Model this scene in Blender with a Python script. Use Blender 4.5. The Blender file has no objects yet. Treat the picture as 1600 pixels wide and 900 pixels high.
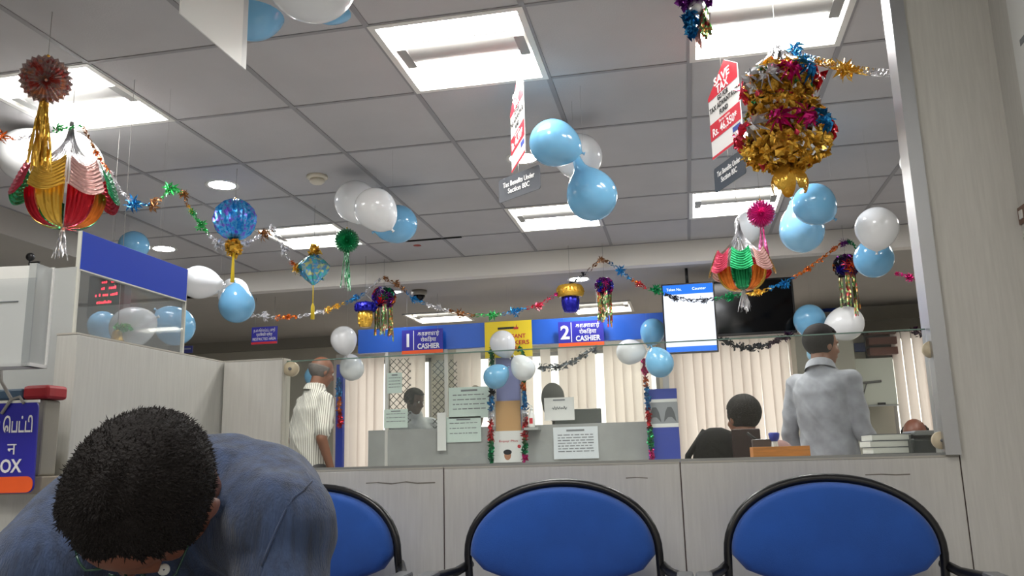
import bpy, bmesh, math, random
from mathutils import Vector as V, Matrix, Quaternion, noise as mnoise
SC = bpy.context.scene
COL = SC.collection
PI = math.pi
CZ = 1.0                      # eye height of the photographer
HC = 1.59                     # main ceiling above the eye
HL = 1.42                     # lower ceiling above the eye
YB = 6.35                     # where the main ceiling steps down
DP = 2.10                     # partition plane
random.seed(11)

# ------------------------------------------------------------------ camera
F = 1313.57
YAW, PITCH, ROLL = math.radians(11.3647), math.radians(11.4096), math.radians(-1.4655)
fwd = V((-math.sin(YAW)*math.cos(PITCH), math.cos(YAW)*math.cos(PITCH), math.sin(PITCH)))
rt0 = V((math.cos(YAW), math.sin(YAW), 0)); up0 = rt0.cross(fwd)
RT = math.cos(ROLL)*rt0 + math.sin(ROLL)*up0
UP = -math.sin(ROLL)*rt0 + math.cos(ROLL)*up0
cam = bpy.data.cameras.new('camera'); cob = bpy.data.objects.new('camera', cam); COL.objects.link(cob)
cam.sensor_width = 36; cam.sensor_fit = 'HORIZONTAL'; cam.lens = F*36/1600; cam.clip_start = 0.02
m = Matrix((RT, UP, -fwd)).transposed().to_4x4(); m.translation = V((0, 0, CZ))
cob.matrix_world = m
SC.camera = cob

def ray(x, y): return RT*((x-800)/F) - UP*((y-450)/F) + fwd
def at(x, y, Y):                # point of the place seen at (x, y) standing at distance Y
    d = ray(x, y); d = d*(Y/d.y); return V((d.x, d.y, d.z+CZ))
def atX(x, y, X):
    d = ray(x, y); d = d*(X/d.x); return V((d.x, d.y, d.z+CZ))
def size(px, P):                # metres that px pixels span at P
    return px*((P-V((0, 0, CZ))).dot(fwd))/F

# ------------------------------------------------------------------ materials
def lin(c):
    r = []
    for v in c:
        v = v/255
        r.append(v/12.92 if v <= .04045 else ((v+.055)/1.055)**2.4)
    return (*r, 1)
MATS = {}
def mat(name, c, rough=.5, metal=0, bump=0, bscale=40, vary=0, vscale=8, stretch=None, spec=.5, trans=0, alpha=1, sheen=0):
    if name in MATS: return MATS[name]
    M = bpy.data.materials.new(name); M.use_nodes = True
    nt = M.node_tree; b = nt.nodes['Principled BSDF']
    b.inputs['Base Color'].default_value = lin(c)
    b.inputs['Roughness'].default_value = rough; b.inputs['Metallic'].default_value = metal
    b.inputs['Specular IOR Level'].default_value = spec
    b.inputs['Transmission Weight'].default_value = trans
    if sheen: b.inputs['Sheen Weight'].default_value = sheen
    if bump or vary:
        tc = nt.nodes.new('ShaderNodeTexCoord'); mp = nt.nodes.new('ShaderNodeMapping')
        nt.links.new(tc.outputs['Object'], mp.inputs[0])
        if stretch: mp.inputs['Scale'].default_value = stretch
    if bump:
        n = nt.nodes.new('ShaderNodeTexNoise'); n.inputs['Scale'].default_value = bscale; n.inputs['Detail'].default_value = 4
        nt.links.new(mp.outputs[0], n.inputs['Vector'])
        bp = nt.nodes.new('ShaderNodeBump'); bp.inputs['Strength'].default_value = bump; bp.inputs['Distance'].default_value = .01
        nt.links.new(n.outputs[0], bp.inputs['Height']); nt.links.new(bp.outputs[0], b.inputs['Normal'])
    if vary:
        n = nt.nodes.new('ShaderNodeTexNoise'); n.inputs['Scale'].default_value = vscale; n.inputs['Detail'].default_value = 5
        nt.links.new(mp.outputs[0], n.inputs['Vector'])
        r = nt.nodes.new('ShaderNodeValToRGB'); e = r.color_ramp.elements
        e[0].position = .3; e[1].position = .7
        c0 = lin([max(0, v*(1-vary)) for v in c]); c1 = lin([min(255, v*(1+vary)) for v in c])
        e[0].color = c0; e[1].color = c1
        nt.links.new(n.outputs[0], r.inputs[0]); nt.links.new(r.outputs[0], b.inputs['Base Color'])
    MATS[name] = M; return M
def emit(name, c, s):
    if name in MATS: return MATS[name]
    M = bpy.data.materials.new(name); M.use_nodes = True; nt = M.node_tree
    nt.nodes.clear()
    e = nt.nodes.new('ShaderNodeEmission'); o = nt.nodes.new('ShaderNodeOutputMaterial')
    e.inputs[0].default_value = lin(c); e.inputs[1].default_value = s
    nt.links.new(e.outputs[0], o.inputs[0]); MATS[name] = M; return M
def clear(name, tint=(240, 246, 243), gloss=.07, rough=.02, haze=0, hazec=(225, 228, 226)):
    if name in MATS: return MATS[name]
    M = bpy.data.materials.new(name); M.use_nodes = True; nt = M.node_tree; nt.nodes.clear()
    t = nt.nodes.new('ShaderNodeBsdfTransparent'); t.inputs[0].default_value = lin(tint)
    g = nt.nodes.new('ShaderNodeBsdfGlossy'); g.inputs['Roughness'].default_value = rough
    lw = nt.nodes.new('ShaderNodeLayerWeight'); pw = nt.nodes.new('ShaderNodeMath'); pw.operation = 'POWER'; pw.inputs[1].default_value = 4.5
    fr = nt.nodes.new('ShaderNodeMath'); fr.operation = 'MULTIPLY_ADD'; fr.inputs[1].default_value = .7; fr.inputs[2].default_value = .028
    nt.links.new(lw.outputs['Facing'], pw.inputs[0]); nt.links.new(pw.outputs[0], fr.inputs[0])
    mx = nt.nodes.new('ShaderNodeMixShader'); o = nt.nodes.new('ShaderNodeOutputMaterial')
    nt.links.new(fr.outputs[0], mx.inputs[0]); nt.links.new(t.outputs[0], mx.inputs[1]); nt.links.new(g.outputs[0], mx.inputs[2])
    last = mx
    if haze:
        d = nt.nodes.new('ShaderNodeBsdfDiffuse'); d.inputs[0].default_value = lin(hazec)
        m2 = nt.nodes.new('ShaderNodeMixShader'); m2.inputs[0].default_value = haze
        nt.links.new(mx.outputs[0], m2.inputs[1]); nt.links.new(d.outputs[0], m2.inputs[2]); last = m2
    nt.links.new(last.outputs[0], o.inputs[0]); MATS[name] = M; return M
def foil(name, c, rough=.22, c2=None):
    """crinkled metallised film; c2 adds a second tint in patches"""
    if name in MATS: return MATS[name]
    M = mat(name, c, rough, .66)
    nt = M.node_tree; b = nt.nodes['Principled BSDF']
    tc = nt.nodes.new('ShaderNodeTexCoord')
    n = nt.nodes.new('ShaderNodeTexNoise'); n.inputs['Scale'].default_value = 60; n.inputs['Detail'].default_value = 3
    nt.links.new(tc.outputs['Object'], n.inputs['Vector'])
    bp = nt.nodes.new('ShaderNodeBump'); bp.inputs['Strength'].default_value = .35; bp.inputs['Distance'].default_value = .01
    nt.links.new(n.outputs[0], bp.inputs['Height']); nt.links.new(bp.outputs[0], b.inputs['Normal'])
    if c2:
        n2 = nt.nodes.new('ShaderNodeTexNoise'); n2.inputs['Scale'].default_value = 35; n2.inputs['Detail'].default_value = 2
        nt.links.new(tc.outputs['Object'], n2.inputs['Vector'])
        r = nt.nodes.new('ShaderNodeValToRGB'); e = r.color_ramp.elements
        e[0].position = .38; e[0].color = lin(c); e[1].position = .62; e[1].color = lin(c2[-1])
        if len(c2) > 1:
            k = r.color_ramp.elements.new(.5); k.color = lin(c2[0])
        nt.links.new(n2.outputs[0], r.inputs[0]); nt.links.new(r.outputs[0], b.inputs['Base Color'])
    return M

lam = mat('laminate', (206, 204, 198), .45, bump=.05, bscale=30, vary=.022, vscale=26, stretch=(6, 6, .35))
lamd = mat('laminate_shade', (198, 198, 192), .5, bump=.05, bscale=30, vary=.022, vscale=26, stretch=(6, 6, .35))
tile = mat('ceiling_tile', (186, 184, 185), .95, bump=.12, bscale=160, vary=.02, vscale=3)
gridm = mat('grid_bar', (148, 146, 148), .6)
wallm = mat('wall_paint', (188, 184, 172), .8, vary=.03, vscale=2)
gypsum = mat('gypsum', (172, 168, 161), .85, vary=.02, vscale=2)
floorm = mat('floor_tile', (178, 177, 176), .3, vary=.06, vscale=3)
alu = mat('aluminium', (196, 198, 202), .35, 1)
white = mat('white_plastic', (232, 232, 228), .45)
steelw = mat('white_enamel', (226, 225, 220), .4)
grey = mat('grey_plastic', (120, 120, 122), .45)
black = mat('black_plastic', (22, 22, 24), .35)
blackg = mat('black_gloss', (8, 8, 10), .12, spec=.25)
blackt = mat('black_tube', (24, 24, 27), .3)
bluefab = mat('blue_fabric', (30, 82, 168), .9, bump=.25, bscale=700, vary=.06, vscale=9, sheen=.2)
bluevinyl = mat('blue_vinyl', (34, 98, 205), .35)
signblue = mat('sign_indigo', (44, 42, 160), .4)
signorange = mat('sign_orange', (240, 96, 40), .4)
ink = mat('white_ink', (240, 240, 240), .5)
inkblack = mat('black_ink', (30, 30, 32), .5)
inkred = mat('red_ink', (196, 40, 52), .5)
inkgrey = mat('grey_ink', (120, 124, 128), .6)
paper = mat('paper', (228, 229, 226), .8)
paperg = mat('pale_green_paper', (206, 222, 214), .8)
glass = clear('clear_glass', (250, 252, 250), haze=.006)
boothglass = clear('booth_glass', (250, 251, 249), haze=.05)
acry = clear('clear_acrylic', (240, 242, 244), haze=.10)
acrym = clear('milky_acrylic', (236, 238, 240), haze=.5)
acryedge = mat('acrylic_edge', (214, 214, 204), .3)
balw = mat('white_latex', (232, 234, 236), .16, spec=.6)
balb = mat('blue_latex', (120, 182, 222), .14, spec=.6)
balp = mat('pale_blue_latex', (150, 206, 240), .16, spec=.6)
thread = mat('thread', (150, 148, 144), .7)
for M_, tr in ((balw, .25), (balb, .12), (balp, .25)):
    M_.node_tree.nodes['Principled BSDF'].inputs['Subsurface Weight'].default_value = tr
    M_.node_tree.nodes['Principled BSDF'].inputs['Subsurface Radius'].default_value = (.05, .05, .05)
GOLD = foil('gold_foil', (234, 186, 74)); SILV = foil('silver_foil', (226, 226, 230)); PINK = foil('pink_foil', (228, 74, 104))
ROSE = foil('rose_foil', (232, 184, 178)); GREEN = foil('green_foil', (20, 140, 84)); RED = foil('red_foil', (196, 30, 46))
MAG = foil('magenta_foil', (214, 40, 132)); BLUE = foil('blue_foil', (44, 140, 200)); NAVY = foil('navy_foil', (40, 40, 170))
ORANGE = foil('orange_foil', (226, 120, 40)); BROWN = foil('bronze_foil', (170, 120, 76)); COPPER = foil('copper_foil', (186, 120, 86), c2=[(150, 132, 130), (170, 70, 60)])
PURP = foil('purple_foil', (120, 40, 140)); LIME = foil('light_green_foil', (70, 200, 110)); DARK = foil('dark_foil', (60, 62, 70))
IRI = foil('iridescent_foil', (36, 140, 226), c2=[(90, 190, 245), (140, 110, 235)])
IRI2 = foil('iridescent_green_foil', (90, 200, 190), c2=[(90, 160, 230), (210, 220, 150)])
YEL = mat('yellow_tassel', (232, 200, 40), .5)

# ------------------------------------------------------------------ mesh builder
class MB:
    def __init__(s): s.v = []; s.f = []; s.mi = []; s.mats = []; s.cur = 0; s.sm = False; s.s = []
    def use(s, M):
        if M not in s.mats: s.mats.append(M)
        s.cur = s.mats.index(M); return s
    def add(s, vs, fs, smooth=False):
        n = len(s.v); s.v += [tuple(v) for v in vs]
        for f in fs: s.f.append(tuple(i+n for i in f)); s.mi.append(s.cur); s.s.append(smooth)
        return s
    def box(s, lo, hi, M=None):
        if M: s.use(M)
        x0, y0, z0 = lo; x1, y1, z1 = hi
        return s.add([(x0,y0,z0),(x1,y0,z0),(x1,y1,z0),(x0,y1,z0),(x0,y0,z1),(x1,y0,z1),(x1,y1,z1),(x0,y1,z1)],
                     [(0,3,2,1),(4,5,6,7),(0,1,5,4),(1,2,6,5),(2,3,7,6),(3,0,4,7)])
    def tube(s, pts, r, n=8, closed=False, cap=True):
        pts = [V(p) for p in pts]; k = len(pts); rs = r if isinstance(r, (list, tuple)) else [r]*k
        up = None; vs = []
        for i, p in enumerate(pts):
            a = pts[i-1] if (i or closed) else p; b = pts[(i+1) % k] if (i < k-1 or closed) else p
            t = (b-a).normalized()
            if up is None: up = t.orthogonal().normalized()
            up = (up-t*up.dot(t)); up = up.normalized() if up.length > 1e-6 else t.orthogonal().normalized()
            w = t.cross(up)
            for j in range(n):
                an = 2*PI*j/n; vs.append(p+(up*math.cos(an)+w*math.sin(an))*rs[i])
        fs = []
        for i in range(k if closed else k-1):
            for j in range(n):
                a = i*n+j; b = i*n+(j+1) % n; i2 = (i+1) % k; fs.append((a, b, i2*n+(j+1) % n, i2*n+j))
        if cap and not closed: fs += [tuple(range(n))[::-1], tuple((k-1)*n+j for j in range(n))]
        return s.add(vs, fs, True)
    def lathe(s, prof, n=24, M4=None, cap=True, rfun=None):
        vs = []; 
        for (r, z) in prof:
            for j in range(n):
                a = 2*PI*j/n; rr = r*(rfun(a, z) if rfun else 1); p = V((rr*math.cos(a), rr*math.sin(a), z))
                vs.append(M4 @ p if M4 else p)
        k = len(prof); fs = []
        for i in range(k-1):
            for j in range(n): fs.append((i*n+j, i*n+(j+1) % n, (i+1)*n+(j+1) % n, (i+1)*n+j))
        if cap: fs += [tuple(range(n))[::-1], tuple((k-1)*n+j for j in range(n))]
        return s.add(vs, fs, True)
    def sphere(s, c, r, nu=16, nv=10, rot=None):
        r = (r, r, r) if not isinstance(r, (tuple, list)) else r; c = V(c)
        vs = []; fs = []
        for i in range(nv+1):
            t = PI*i/nv
            for j in range(nu):
                a = 2*PI*j/nu; p = V((r[0]*math.sin(t)*math.cos(a), r[1]*math.sin(t)*math.sin(a), r[2]*math.cos(t)))
                vs.append(c+(rot @ p if rot else p))
        for i in range(nv):
            for j in range(nu): fs.append((i*nu+j, (i+1)*nu+j, (i+1)*nu+(j+1) % nu, i*nu+(j+1) % nu))
        return s.add(vs, fs, True)
    def quad(s, a, b, c, d): return s.add([a, b, c, d], [(0, 1, 2, 3)])
    def prism(s, pts, y0, y1):     # outline in local x,z extruded along y
        n = len(pts); vs = [(x, y0, z) for x, z in pts]+[(x, y1, z) for x, z in pts]
        fs = [tuple(range(n)), tuple(range(2*n-1, n-1, -1))]+[(i, i+n, (i+1) % n+n, (i+1) % n) for i in range(n)]
        return s.add(vs, fs)
    def build(s, name, parent=None, M=None, bevel=0, weld=False, seg=2):
        me = bpy.data.meshes.new(name); me.from_pydata(s.v, [], s.f)
        ms = s.mats or ([M] if M else [])
        for x in ms: me.materials.append(x)
        if s.mats: me.polygons.foreach_set('material_index', s.mi)
        me.polygons.foreach_set('use_smooth', s.s)
        if weld:
            bm = bmesh.new(); bm.from_mesh(me); bmesh.ops.remove_doubles(bm, verts=bm.verts, dist=1e-5); bm.to_mesh(me); bm.free()
        bm = bmesh.new(); bm.from_mesh(me); bmesh.ops.recalc_face_normals(bm, faces=bm.faces); bm.to_mesh(me); bm.free()
        o = bpy.data.objects.new(name, me); COL.objects.link(o)
        if parent: o.parent = parent
        if bevel:
            md = o.modifiers.new('b', 'BEVEL'); md.width = bevel; md.segments = seg; md.limit_method = 'ANGLE'
        return o

def tag(o, label=None, cat=None, group=None, kind=None):
    if label: o['label'] = label
    if cat: o['category'] = cat
    if group: o['group'] = group
    if kind: o['kind'] = kind
    return o
def root(name, label, cat, loc=(0, 0, 0), rot=None, group=None):
    o = bpy.data.objects.new(name, None); COL.objects.link(o); o.empty_display_size = .05
    M4 = rot.to_4x4() if rot else Matrix.Identity(4)
    M4.translation = V(loc); o.matrix_world = M4
    return tag(o, label, cat, group)
def struct(name, mb, M=None, bevel=0):
    return tag(mb.build(name, None, M, bevel), kind='structure')
def basis(h, v=V((0, 0, 1))):     # local x = reading direction, z = up, front faces -y
    h = V(h).normalized(); v = V(v); v = (v-h*v.dot(h)).normalized(); y = v.cross(h)
    return Matrix((h, y, v)).transposed()
def part(name, mb, parent, M=None, label=None, bevel=0):
    o = mb.build(name, parent, M, bevel)
    if label: o['label'] = label
    return o
def text(s, h, parent, pos, M, name='lettering', align='CENTER', bold=0, width=None, shear=0, rot=None):
    cu = bpy.data.curves.new('t', 'FONT'); cu.body = s; cu.size = h*1.38; cu.align_x = align; cu.align_y = 'CENTER'
    cu.offset = bold; cu.extrude = .0004; cu.shear = shear; cu.resolution_u = 3
    o = bpy.data.objects.new('t', cu); COL.objects.link(o)
    bpy.context.view_layer.update()
    me = bpy.data.meshes.new_from_object(o.evaluated_get(bpy.context.evaluated_depsgraph_get()))
    bpy.data.objects.remove(o)
    if width and len(me.vertices):
        xs = [v.co.x for v in me.vertices]; w = max(xs)-min(xs)
        k = width/w if w > 0 else 1
        for v in me.vertices: v.co.x *= k
    for v in me.vertices:
        x, y, z = v.co; v.co = V((x+pos[0], -z+pos[1], y+pos[2]))
    me.materials.clear(); me.materials.append(M); me.name = name
    o = bpy.data.objects.new(name, me); COL.objects.link(o); o.parent = parent
    return o
def join_text(name, items, parent):
    """several lines of lettering -> one mesh"""
    obs = [text(parent=parent, name=name, **it) for it in items]
    mb = MB()
    for o in obs:
        mb.use(o.data.materials[0]); mb.add([v.co[:] for v in o.data.vertices], [tuple(p.vertices) for p in o.data.polygons])
        bpy.data.objects.remove(o)
    return mb.build(name, parent)

# ================================================================== SETTING
XG0, DX = .107, .59
YG0, DY = 2.715, .606
ZC, ZL = CZ+HC, CZ+HL
cols = range(-7, 7); rows = range(-8, 6)
XL, XR = XG0+DX*-7, XG0+DX*7
lights = {(-2, 0): 1, (0, 0): 1, (-5, 0): 1, (-2, 4): 1, (0, 4): 1, (-5, 4): 1,
          (-2, -4): 1, (-5, -4): 1, (-2, -8): 1, (0, -7): 1, (3, 0): 1, (3, 4): 1}
mb = MB()
gap = (-3, 5)
for i in cols:
    for j in rows:
        if (i, j) in lights: continue
        x0, x1, y0, y1 = XG0+DX*i, XG0+DX*(i+1), YG0+DY*j, YG0+DY*(j+1)
        dz = 0
        if (i, j) == gap: dz = .0
        mb.add([(x0, y0, ZC), (x1, y0, ZC), (x1, y1, ZC+dz), (x0, y1, ZC+dz)], [(0, 1, 2, 3)])
mb.add([(XL, YG0+DY*-8, ZC+.45), (XR, YG0+DY*-8, ZC+.45), (XR, YB, ZC+.45), (XL, YB, ZC+.45)], [(0, 1, 2, 3)])
struct('ceiling', mb, tile)
mb = MB()
for i in range(-7, 8):
    if abs(XG0+DX*i) > 9: continue
    mb.box((XG0+DX*i-.011, YG0+DY*-8, ZC-.004), (XG0+DX*i+.011, YB, ZC+.004))
for j in range(-8, 7):
    mb.box((XL, YG0+DY*j-.009, ZC-.0035), (XR, YG0+DY*j+.009, ZC+.0035))
struct('trim_1', mb, gridm)
# step down to the lower ceiling (back and left)
YE = 9.0; XW = -6.6; XE = 4.4; YN = YG0+DY*-8
mb = MB(); mb.box((XW, YB, ZL), (XE, YB+.10, ZC+.5)); struct('ceiling_beam', mb, mat('beam_paint', (226, 222, 216), .8))
mb = MB()
LLT = [(-2.39, 8.12), (-.74, 8.12), (2.85, 7.75)]; hw, hd = DX/2-.006, DY/2-.006
xs_ = [XW]+[v for x_, y_ in LLT for v in (x_-hw, x_+hw)]+[XE]
for k in range(0, len(xs_), 2): mb.box((xs_[k], YB+.10, ZL), (xs_[k+1], YE+.1, ZL+.05))
for x_, y_ in LLT: mb.box((x_-hw, YB+.10, ZL), (x_+hw, y_-hd, ZL+.05)); mb.box((x_-hw, y_+hd, ZL), (x_+hw, YE+.1, ZL+.05))
mb.box((XW, YN, ZL), (XL-.06, YB+.1, ZL+.05)); mb.box((XL-.06, YN, ZL), (XL, YB, ZC+.5))
struct('ceiling_lower', mb, gypsum)
mb = MB(); mb.box((XW, YN, -.05), (XE, YE+.1, 0)); struct('floor', mb, floorm)
mb = MB(); mb.box((XW-.1, YN, 0), (XW, YE, ZC+.5)); struct('wall_left', mb, wallm)
mb = MB(); mb.box((XE, YN, 0), (XE+.1, YE, ZC+.5)); struct('wall_far_right', mb, wallm)
mb = MB(); mb.box((XW, YN-.1, 0), (XE, YN, ZC+.5)); struct('wall_behind', mb, wallm)
# back wall with four window openings
wins = [(-3.75, -2.75), (-2.35, -0.25), (-.09, 1.12), (2.02, 2.62)]
wz0, wz1 = CZ-.35, CZ+1.12
mb = MB(); xs = [XW]+[v for w in wins for v in w]+[XE]
for k in range(0, len(xs), 2): mb.box((xs[k], YE, 0), (xs[k+1], YE+.12, ZC))
for a, b in wins: mb.box((a, YE, 0), (b, YE+.12, wz0)); mb.box((a, YE, wz1), (b, YE+.12, ZC))
struct('wall_back', mb, wallm)
frm = mat('window_frame', (150, 150, 150), .4)
for k, (a, b) in enumerate(wins):
    mb = MB()
    for x in (a, b-.04): mb.box((x, YE+.03, wz0), (x+.04, YE+.07, wz1))
    for z in (wz0, wz1-.04): mb.box((a, YE+.03, z), (b, YE+.07, z+.04))
    mb.box(((a+b)/2-.02, YE+.03, wz0), ((a+b)/2+.02, YE+.07, wz1))
    w = struct('window_%d' % (k+1), mb, frm)
    g = MB(); g.box((a+.02, YE+.045, wz0+.02), (b-.02, YE+.051, wz1-.02)); part('pane', g, w, glass)
# painted dado line and picture rail on the back wall
mb = MB(); mb.box((1.2, YE-.012, CZ+1.385), (1.78, YE, CZ+1.49)); mb.box((1.60, YE-.012, CZ+1.2), (1.63, YE, CZ+1.39)); mb.box((1.70, YE-.012, CZ+1.2), (1.72, YE, CZ+1.39))
struct('trim_2', mb, mat('wall_band_blue', (28, 66, 160), .4))
mb = MB(); mb.box((1.72, YE-.3, CZ+1.13), (3.2, YE, CZ+1.23)); struct('trim_3', mb, mat('pelmet', (92, 88, 78), .6))
mb = MB(); mb.box((-6.0, YE-.05, ZL-.12), (-2.8, YE, ZL)); struct('trim_4', mb, mat('bulkhead', (150, 146, 136), .7))
# tall laminate wall on the right and the side wall that returns toward the photographer
XP0, XP1 = .60, .795
mb = MB(); mb.box((XP0, DP, 0), (XP1+.06, DP+.05, ZC)); struct('wall_right', mb, lam)
mb = MB(); mb.box((XP1, YN, 0), (XP1+.06, DP, ZC)); struct('wall_side', mb, lam)
mb = MB(); mb.box((.567, DP-.012, CZ-.0185), (XP0, DP+.062, ZC)); struct('trim_5', mb, alu)

# ================================================================== LIGHT FITTINGS
SHINE = emit('lamp_glow', (255, 252, 247), 17)
SHINE_L = emit('lamp_glow_low', (255, 250, 236), 7)
DOWN = emit('downlight_glow', (250, 252, 255), 60)
def troffer_parts():
    W, D = DX/2-.012, DY/2-.012
    fr = MB()
    for s in (-1, 1):
        fr.box((s*W-.012, -D-.012, -.006), (s*W+.012, D+.012, .004)); fr.box((-W-.012, s*D-.012, -.006), (W+.012, s*D+.012, .004))
    hs = MB()
    hs.box((-W, -D, .11), (W, D, .125))
    for s in (-1, 1): hs.box((s*W-.004, -D, 0), (s*W+.004, D, .12)); hs.box((-W, s*D-.004, 0), (W, s*D+.004, .12))
    gl = []
    for s in (-1, 1):
        g = MB(); n = 10; vs = []
        for k in range(n+1):
            a = k/n; y = s*(.075+(D-.012-.075)*a); z = .10-.085*(a**2.2)
            vs += [(-W+.02, y, z), (W-.02, y, z)]
        g.add(vs, [(2*k, 2*k+1, 2*k+3, 2*k+2) for k in range(n)], True)
        gl.append(g)
    sh = MB(); n = 8; vs = []
    for k in range(n+1):
        a = PI*k/n; vs += [(-W+.045, -.078*math.cos(a), .035-.03*math.sin(a)), (W-.045, -.078*math.cos(a), .035-.03*math.sin(a))]
    sh.add(vs, [(2*k, 2*k+1, 2*k+3, 2*k+2) for k in range(n)], True)
    for i in range(40):
        for s in (-1, 1):
            x = -W+.055+i*(2*W-.11)/39; sh.box((x-.003, s*.078-.004, .03), (x+.003, s*.078+.004, .05))
    en = []
    for s in (-1, 1): e_ = MB(); e_.box((s*(W-.045)-.02, -.08, .004), (s*(W-.045)+.02, .08, .09)); en.append(e_)
    return fr, hs, gl, sh, en
protos = {}
def troffer(name_lab, x, y, z, glow, grp='square ceiling lights'):
    r = root('ceiling_light', name_lab, 'ceiling light', (x, y, z), None, grp)
    if glow not in protos:
        fr, hs, gl, sh, en = troffer_parts()
        obs = [fr.build('frame', r, steelw), hs.build('housing', r, steelw)]
        obs += [g.build('diffuser', r, glow) for g in gl]
        obs += [sh.build('perforated_shield', r, mat('shield', (190, 190, 188), .4))]+[e_.build('end_cap', r, mat('end_cap', (150, 150, 148), .5)) for e_ in en]
        protos[glow] = obs
    else:
        for o in protos[glow]:
            c = o.copy(); c.parent = r; COL.objects.link(c)
    return r
TL = {(-2, 0): 'large glowing square ceiling light above the left of the two tax signs',
      (0, 0): 'large glowing square ceiling light above the big gold tiered lantern',
      (-5, 0): 'bright square ceiling light behind the copper foil ball',
      (-2, 4): 'square ceiling light partly hidden by the pear-shaped blue balloon',
      (0, 4): 'square ceiling light behind the magenta foil ball',
      (-5, 4): 'square ceiling light behind the dark green foil ball',
      (-2, -4): 'square ceiling light over the waiting area, nearest one behind the photographer',
      (-5, -4): 'square ceiling light far left over the waiting area, out of the photo',
      (-2, -8): 'square ceiling light at the far end of the waiting area behind the photographer',
      (0, -7): 'square ceiling light beside the side wall behind the photographer',  # extra fitting added as fill for the right wall
      (3, 0): 'square ceiling light hidden beyond the tall laminate wall, nearer one',
      (3, 4): 'square ceiling light hidden beyond the tall laminate wall, farther one'}
for (i, j), lab in TL.items():
    troffer(lab, XG0+DX*(i+.5), YG0+DY*(j+.5), ZC, SHINE)
troffer('square light in the lower ceiling above cashier sign 1', -2.39, 8.12, ZL-.004, SHINE_L)
troffer('square light in the lower ceiling behind the blue and gold foil cup', -.74, 8.12, ZL-.004, SHINE_L)
troffer('square light in the lower ceiling hidden beyond the tall laminate wall', 2.85, 7.75, ZL-.004, SHINE_L)  # added out of view to brighten the whiteboard corner
def downlight(lab, x, y, z, r=.075):
    o = root('ceiling_downlight', lab, 'downlight', (x, y, z), None, 'round downlights')
    a = MB(); a.lathe([(r, -.002), (r+.02, -.004), (r+.022, .006), (r, .01)], 24, cap=False); a.build('rim', o, steelw)
    b = MB(); b.lathe([(.001, -.0015), (r, -.0015)], 24, cap=False); b.build('lens', o, DOWN)
for lab, x, y, z in (('round downlight just above the iridescent blue foil ball', -2.548, 4.23, ZC), ('round downlight beside the left tax sign', -.775, 4.26, ZC),
                     ('round downlight behind the big gold tiered lantern', .402, 4.23, ZC), ('round downlight above the blue header sign of the acrylic screen', -3.73, 5.44, ZC),
                     ('round downlight in the lower ceiling beside the small gold-topped foil cup', -.79, 6.72, ZL)):
    downlight(lab, x, y, z)
downlight('small round downlight in the lower ceiling beside the purple tasselled lantern', -2.37, 6.74, ZL, .04)
# smoke detector
p = V((-1.958, 4.23, ZC)); r = root('smoke_detector', 'cream smoke detector on the ceiling above the white balloons', 'smoke detector', p)
cream = mat('cream_plastic', (214, 206, 188), .5)
a = MB(); a.lathe([(.058, .002), (.06, -.012), (.05, -.02)], 24); a.build('base', r, cream)
a = MB(); a.lathe([(.04, -.02), (.042, -.035), (.03, -.045), (.008, -.048)], 24); a.build('sensor_head', r, cream)
# dome camera
p = at(655, 451, 6.75); p.z = ZL; r = root('ceiling_camera', 'dark dome camera on the lower ceiling right of the small downlight', 'camera', p)
a = MB(); a.lathe([(.065, 0), (.068, -.03), (.06, -.045)], 24); a.build('housing', r, mat('camera_cream', (140, 134, 124), .4))
a = MB(); a.sphere((0, 0, -.045), (.052, .052, .048), 20, 12); a.build('dome', r, blackg)
# red ceiling sticker and a dark strip painting in the shade under a lifted tile
p = at(652, 396, 5.9); p.z = ZC-.001
a = MB(); a.lathe([(.001, -.001), (.03, -.001), (.03, .0005)], 16); o = a.build('ceiling_sticker', None, mat('sticker_red', (170, 70, 60), .6)); o.location = p
tag(o, 'small round red sticker on the ceiling tile near the step', 'sticker')
a = MB(); a.box((-1.95, 5.735, ZC-.008), (-1.52, 5.755, ZC-.001)); o = a.build('ceiling_gap', None, mat('void', (14, 13, 12), .9)); o['kind'] = 'structure'

# ================================================================== PARTITION
def panel(lab, x0, x1, y0, y1, z1, M=lam, bev=.002, name='partition_panel', grp='laminate partition panels', joint=False):
    o = root(name, lab, 'partition', ((x0+x1)/2, (y0+y1)/2, 0), None, grp)
    cx, cy = (x0+x1)/2, (y0+y1)/2
    a = MB(); a.box((x0-cx, y0-cy, 0), (x1-cx, y1-cy, z1-.004)); a.build('board', o, M, bev)
    if joint: j_ = MB(); j_.box((x1-cx, y0-cy+.003, .01), (x1-cx+2*g, y1-cy, z1-.002)); j_.build('joint_strip', o, mat('joint_brown', (70, 52, 46), .7))
    b = MB(); b.box((x0-cx, y0-cy-.0006, z1-.0039), (x1-cx, y1-cy, z1)); b.build('top_edge', o, mat('edge_band', (186, 182, 172), .4))
    return o
ZPT = CZ-.019
g = .0012
panel('laminate partition panel behind the left blue chair', -1.235+.002, -.611-g, DP, DP+.05, ZPT, joint=True)
panel('laminate partition panel behind the middle blue chair', -.611+g, -.022-g, DP, DP+.05, ZPT, joint=True)
panel('laminate partition panel behind the right blue chair', -.022+g, .600-2*g, DP, DP+.05, ZPT, joint=True)
panel('tall pale partition panel left of the glass screen', -1.235, -1.062, DP+.001, DP+.048, CZ+.281)
bpy.data.objects['partition_panel.003'].children[0].scale.z = 1
panel('long side partition panel behind the bowed man, carrying the acrylic screen', -1.29, -1.24, 1.53, DP+.048, CZ+.281, lamd)
scuff = mat('scuff_mark', (128, 122, 112), .8)
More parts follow.
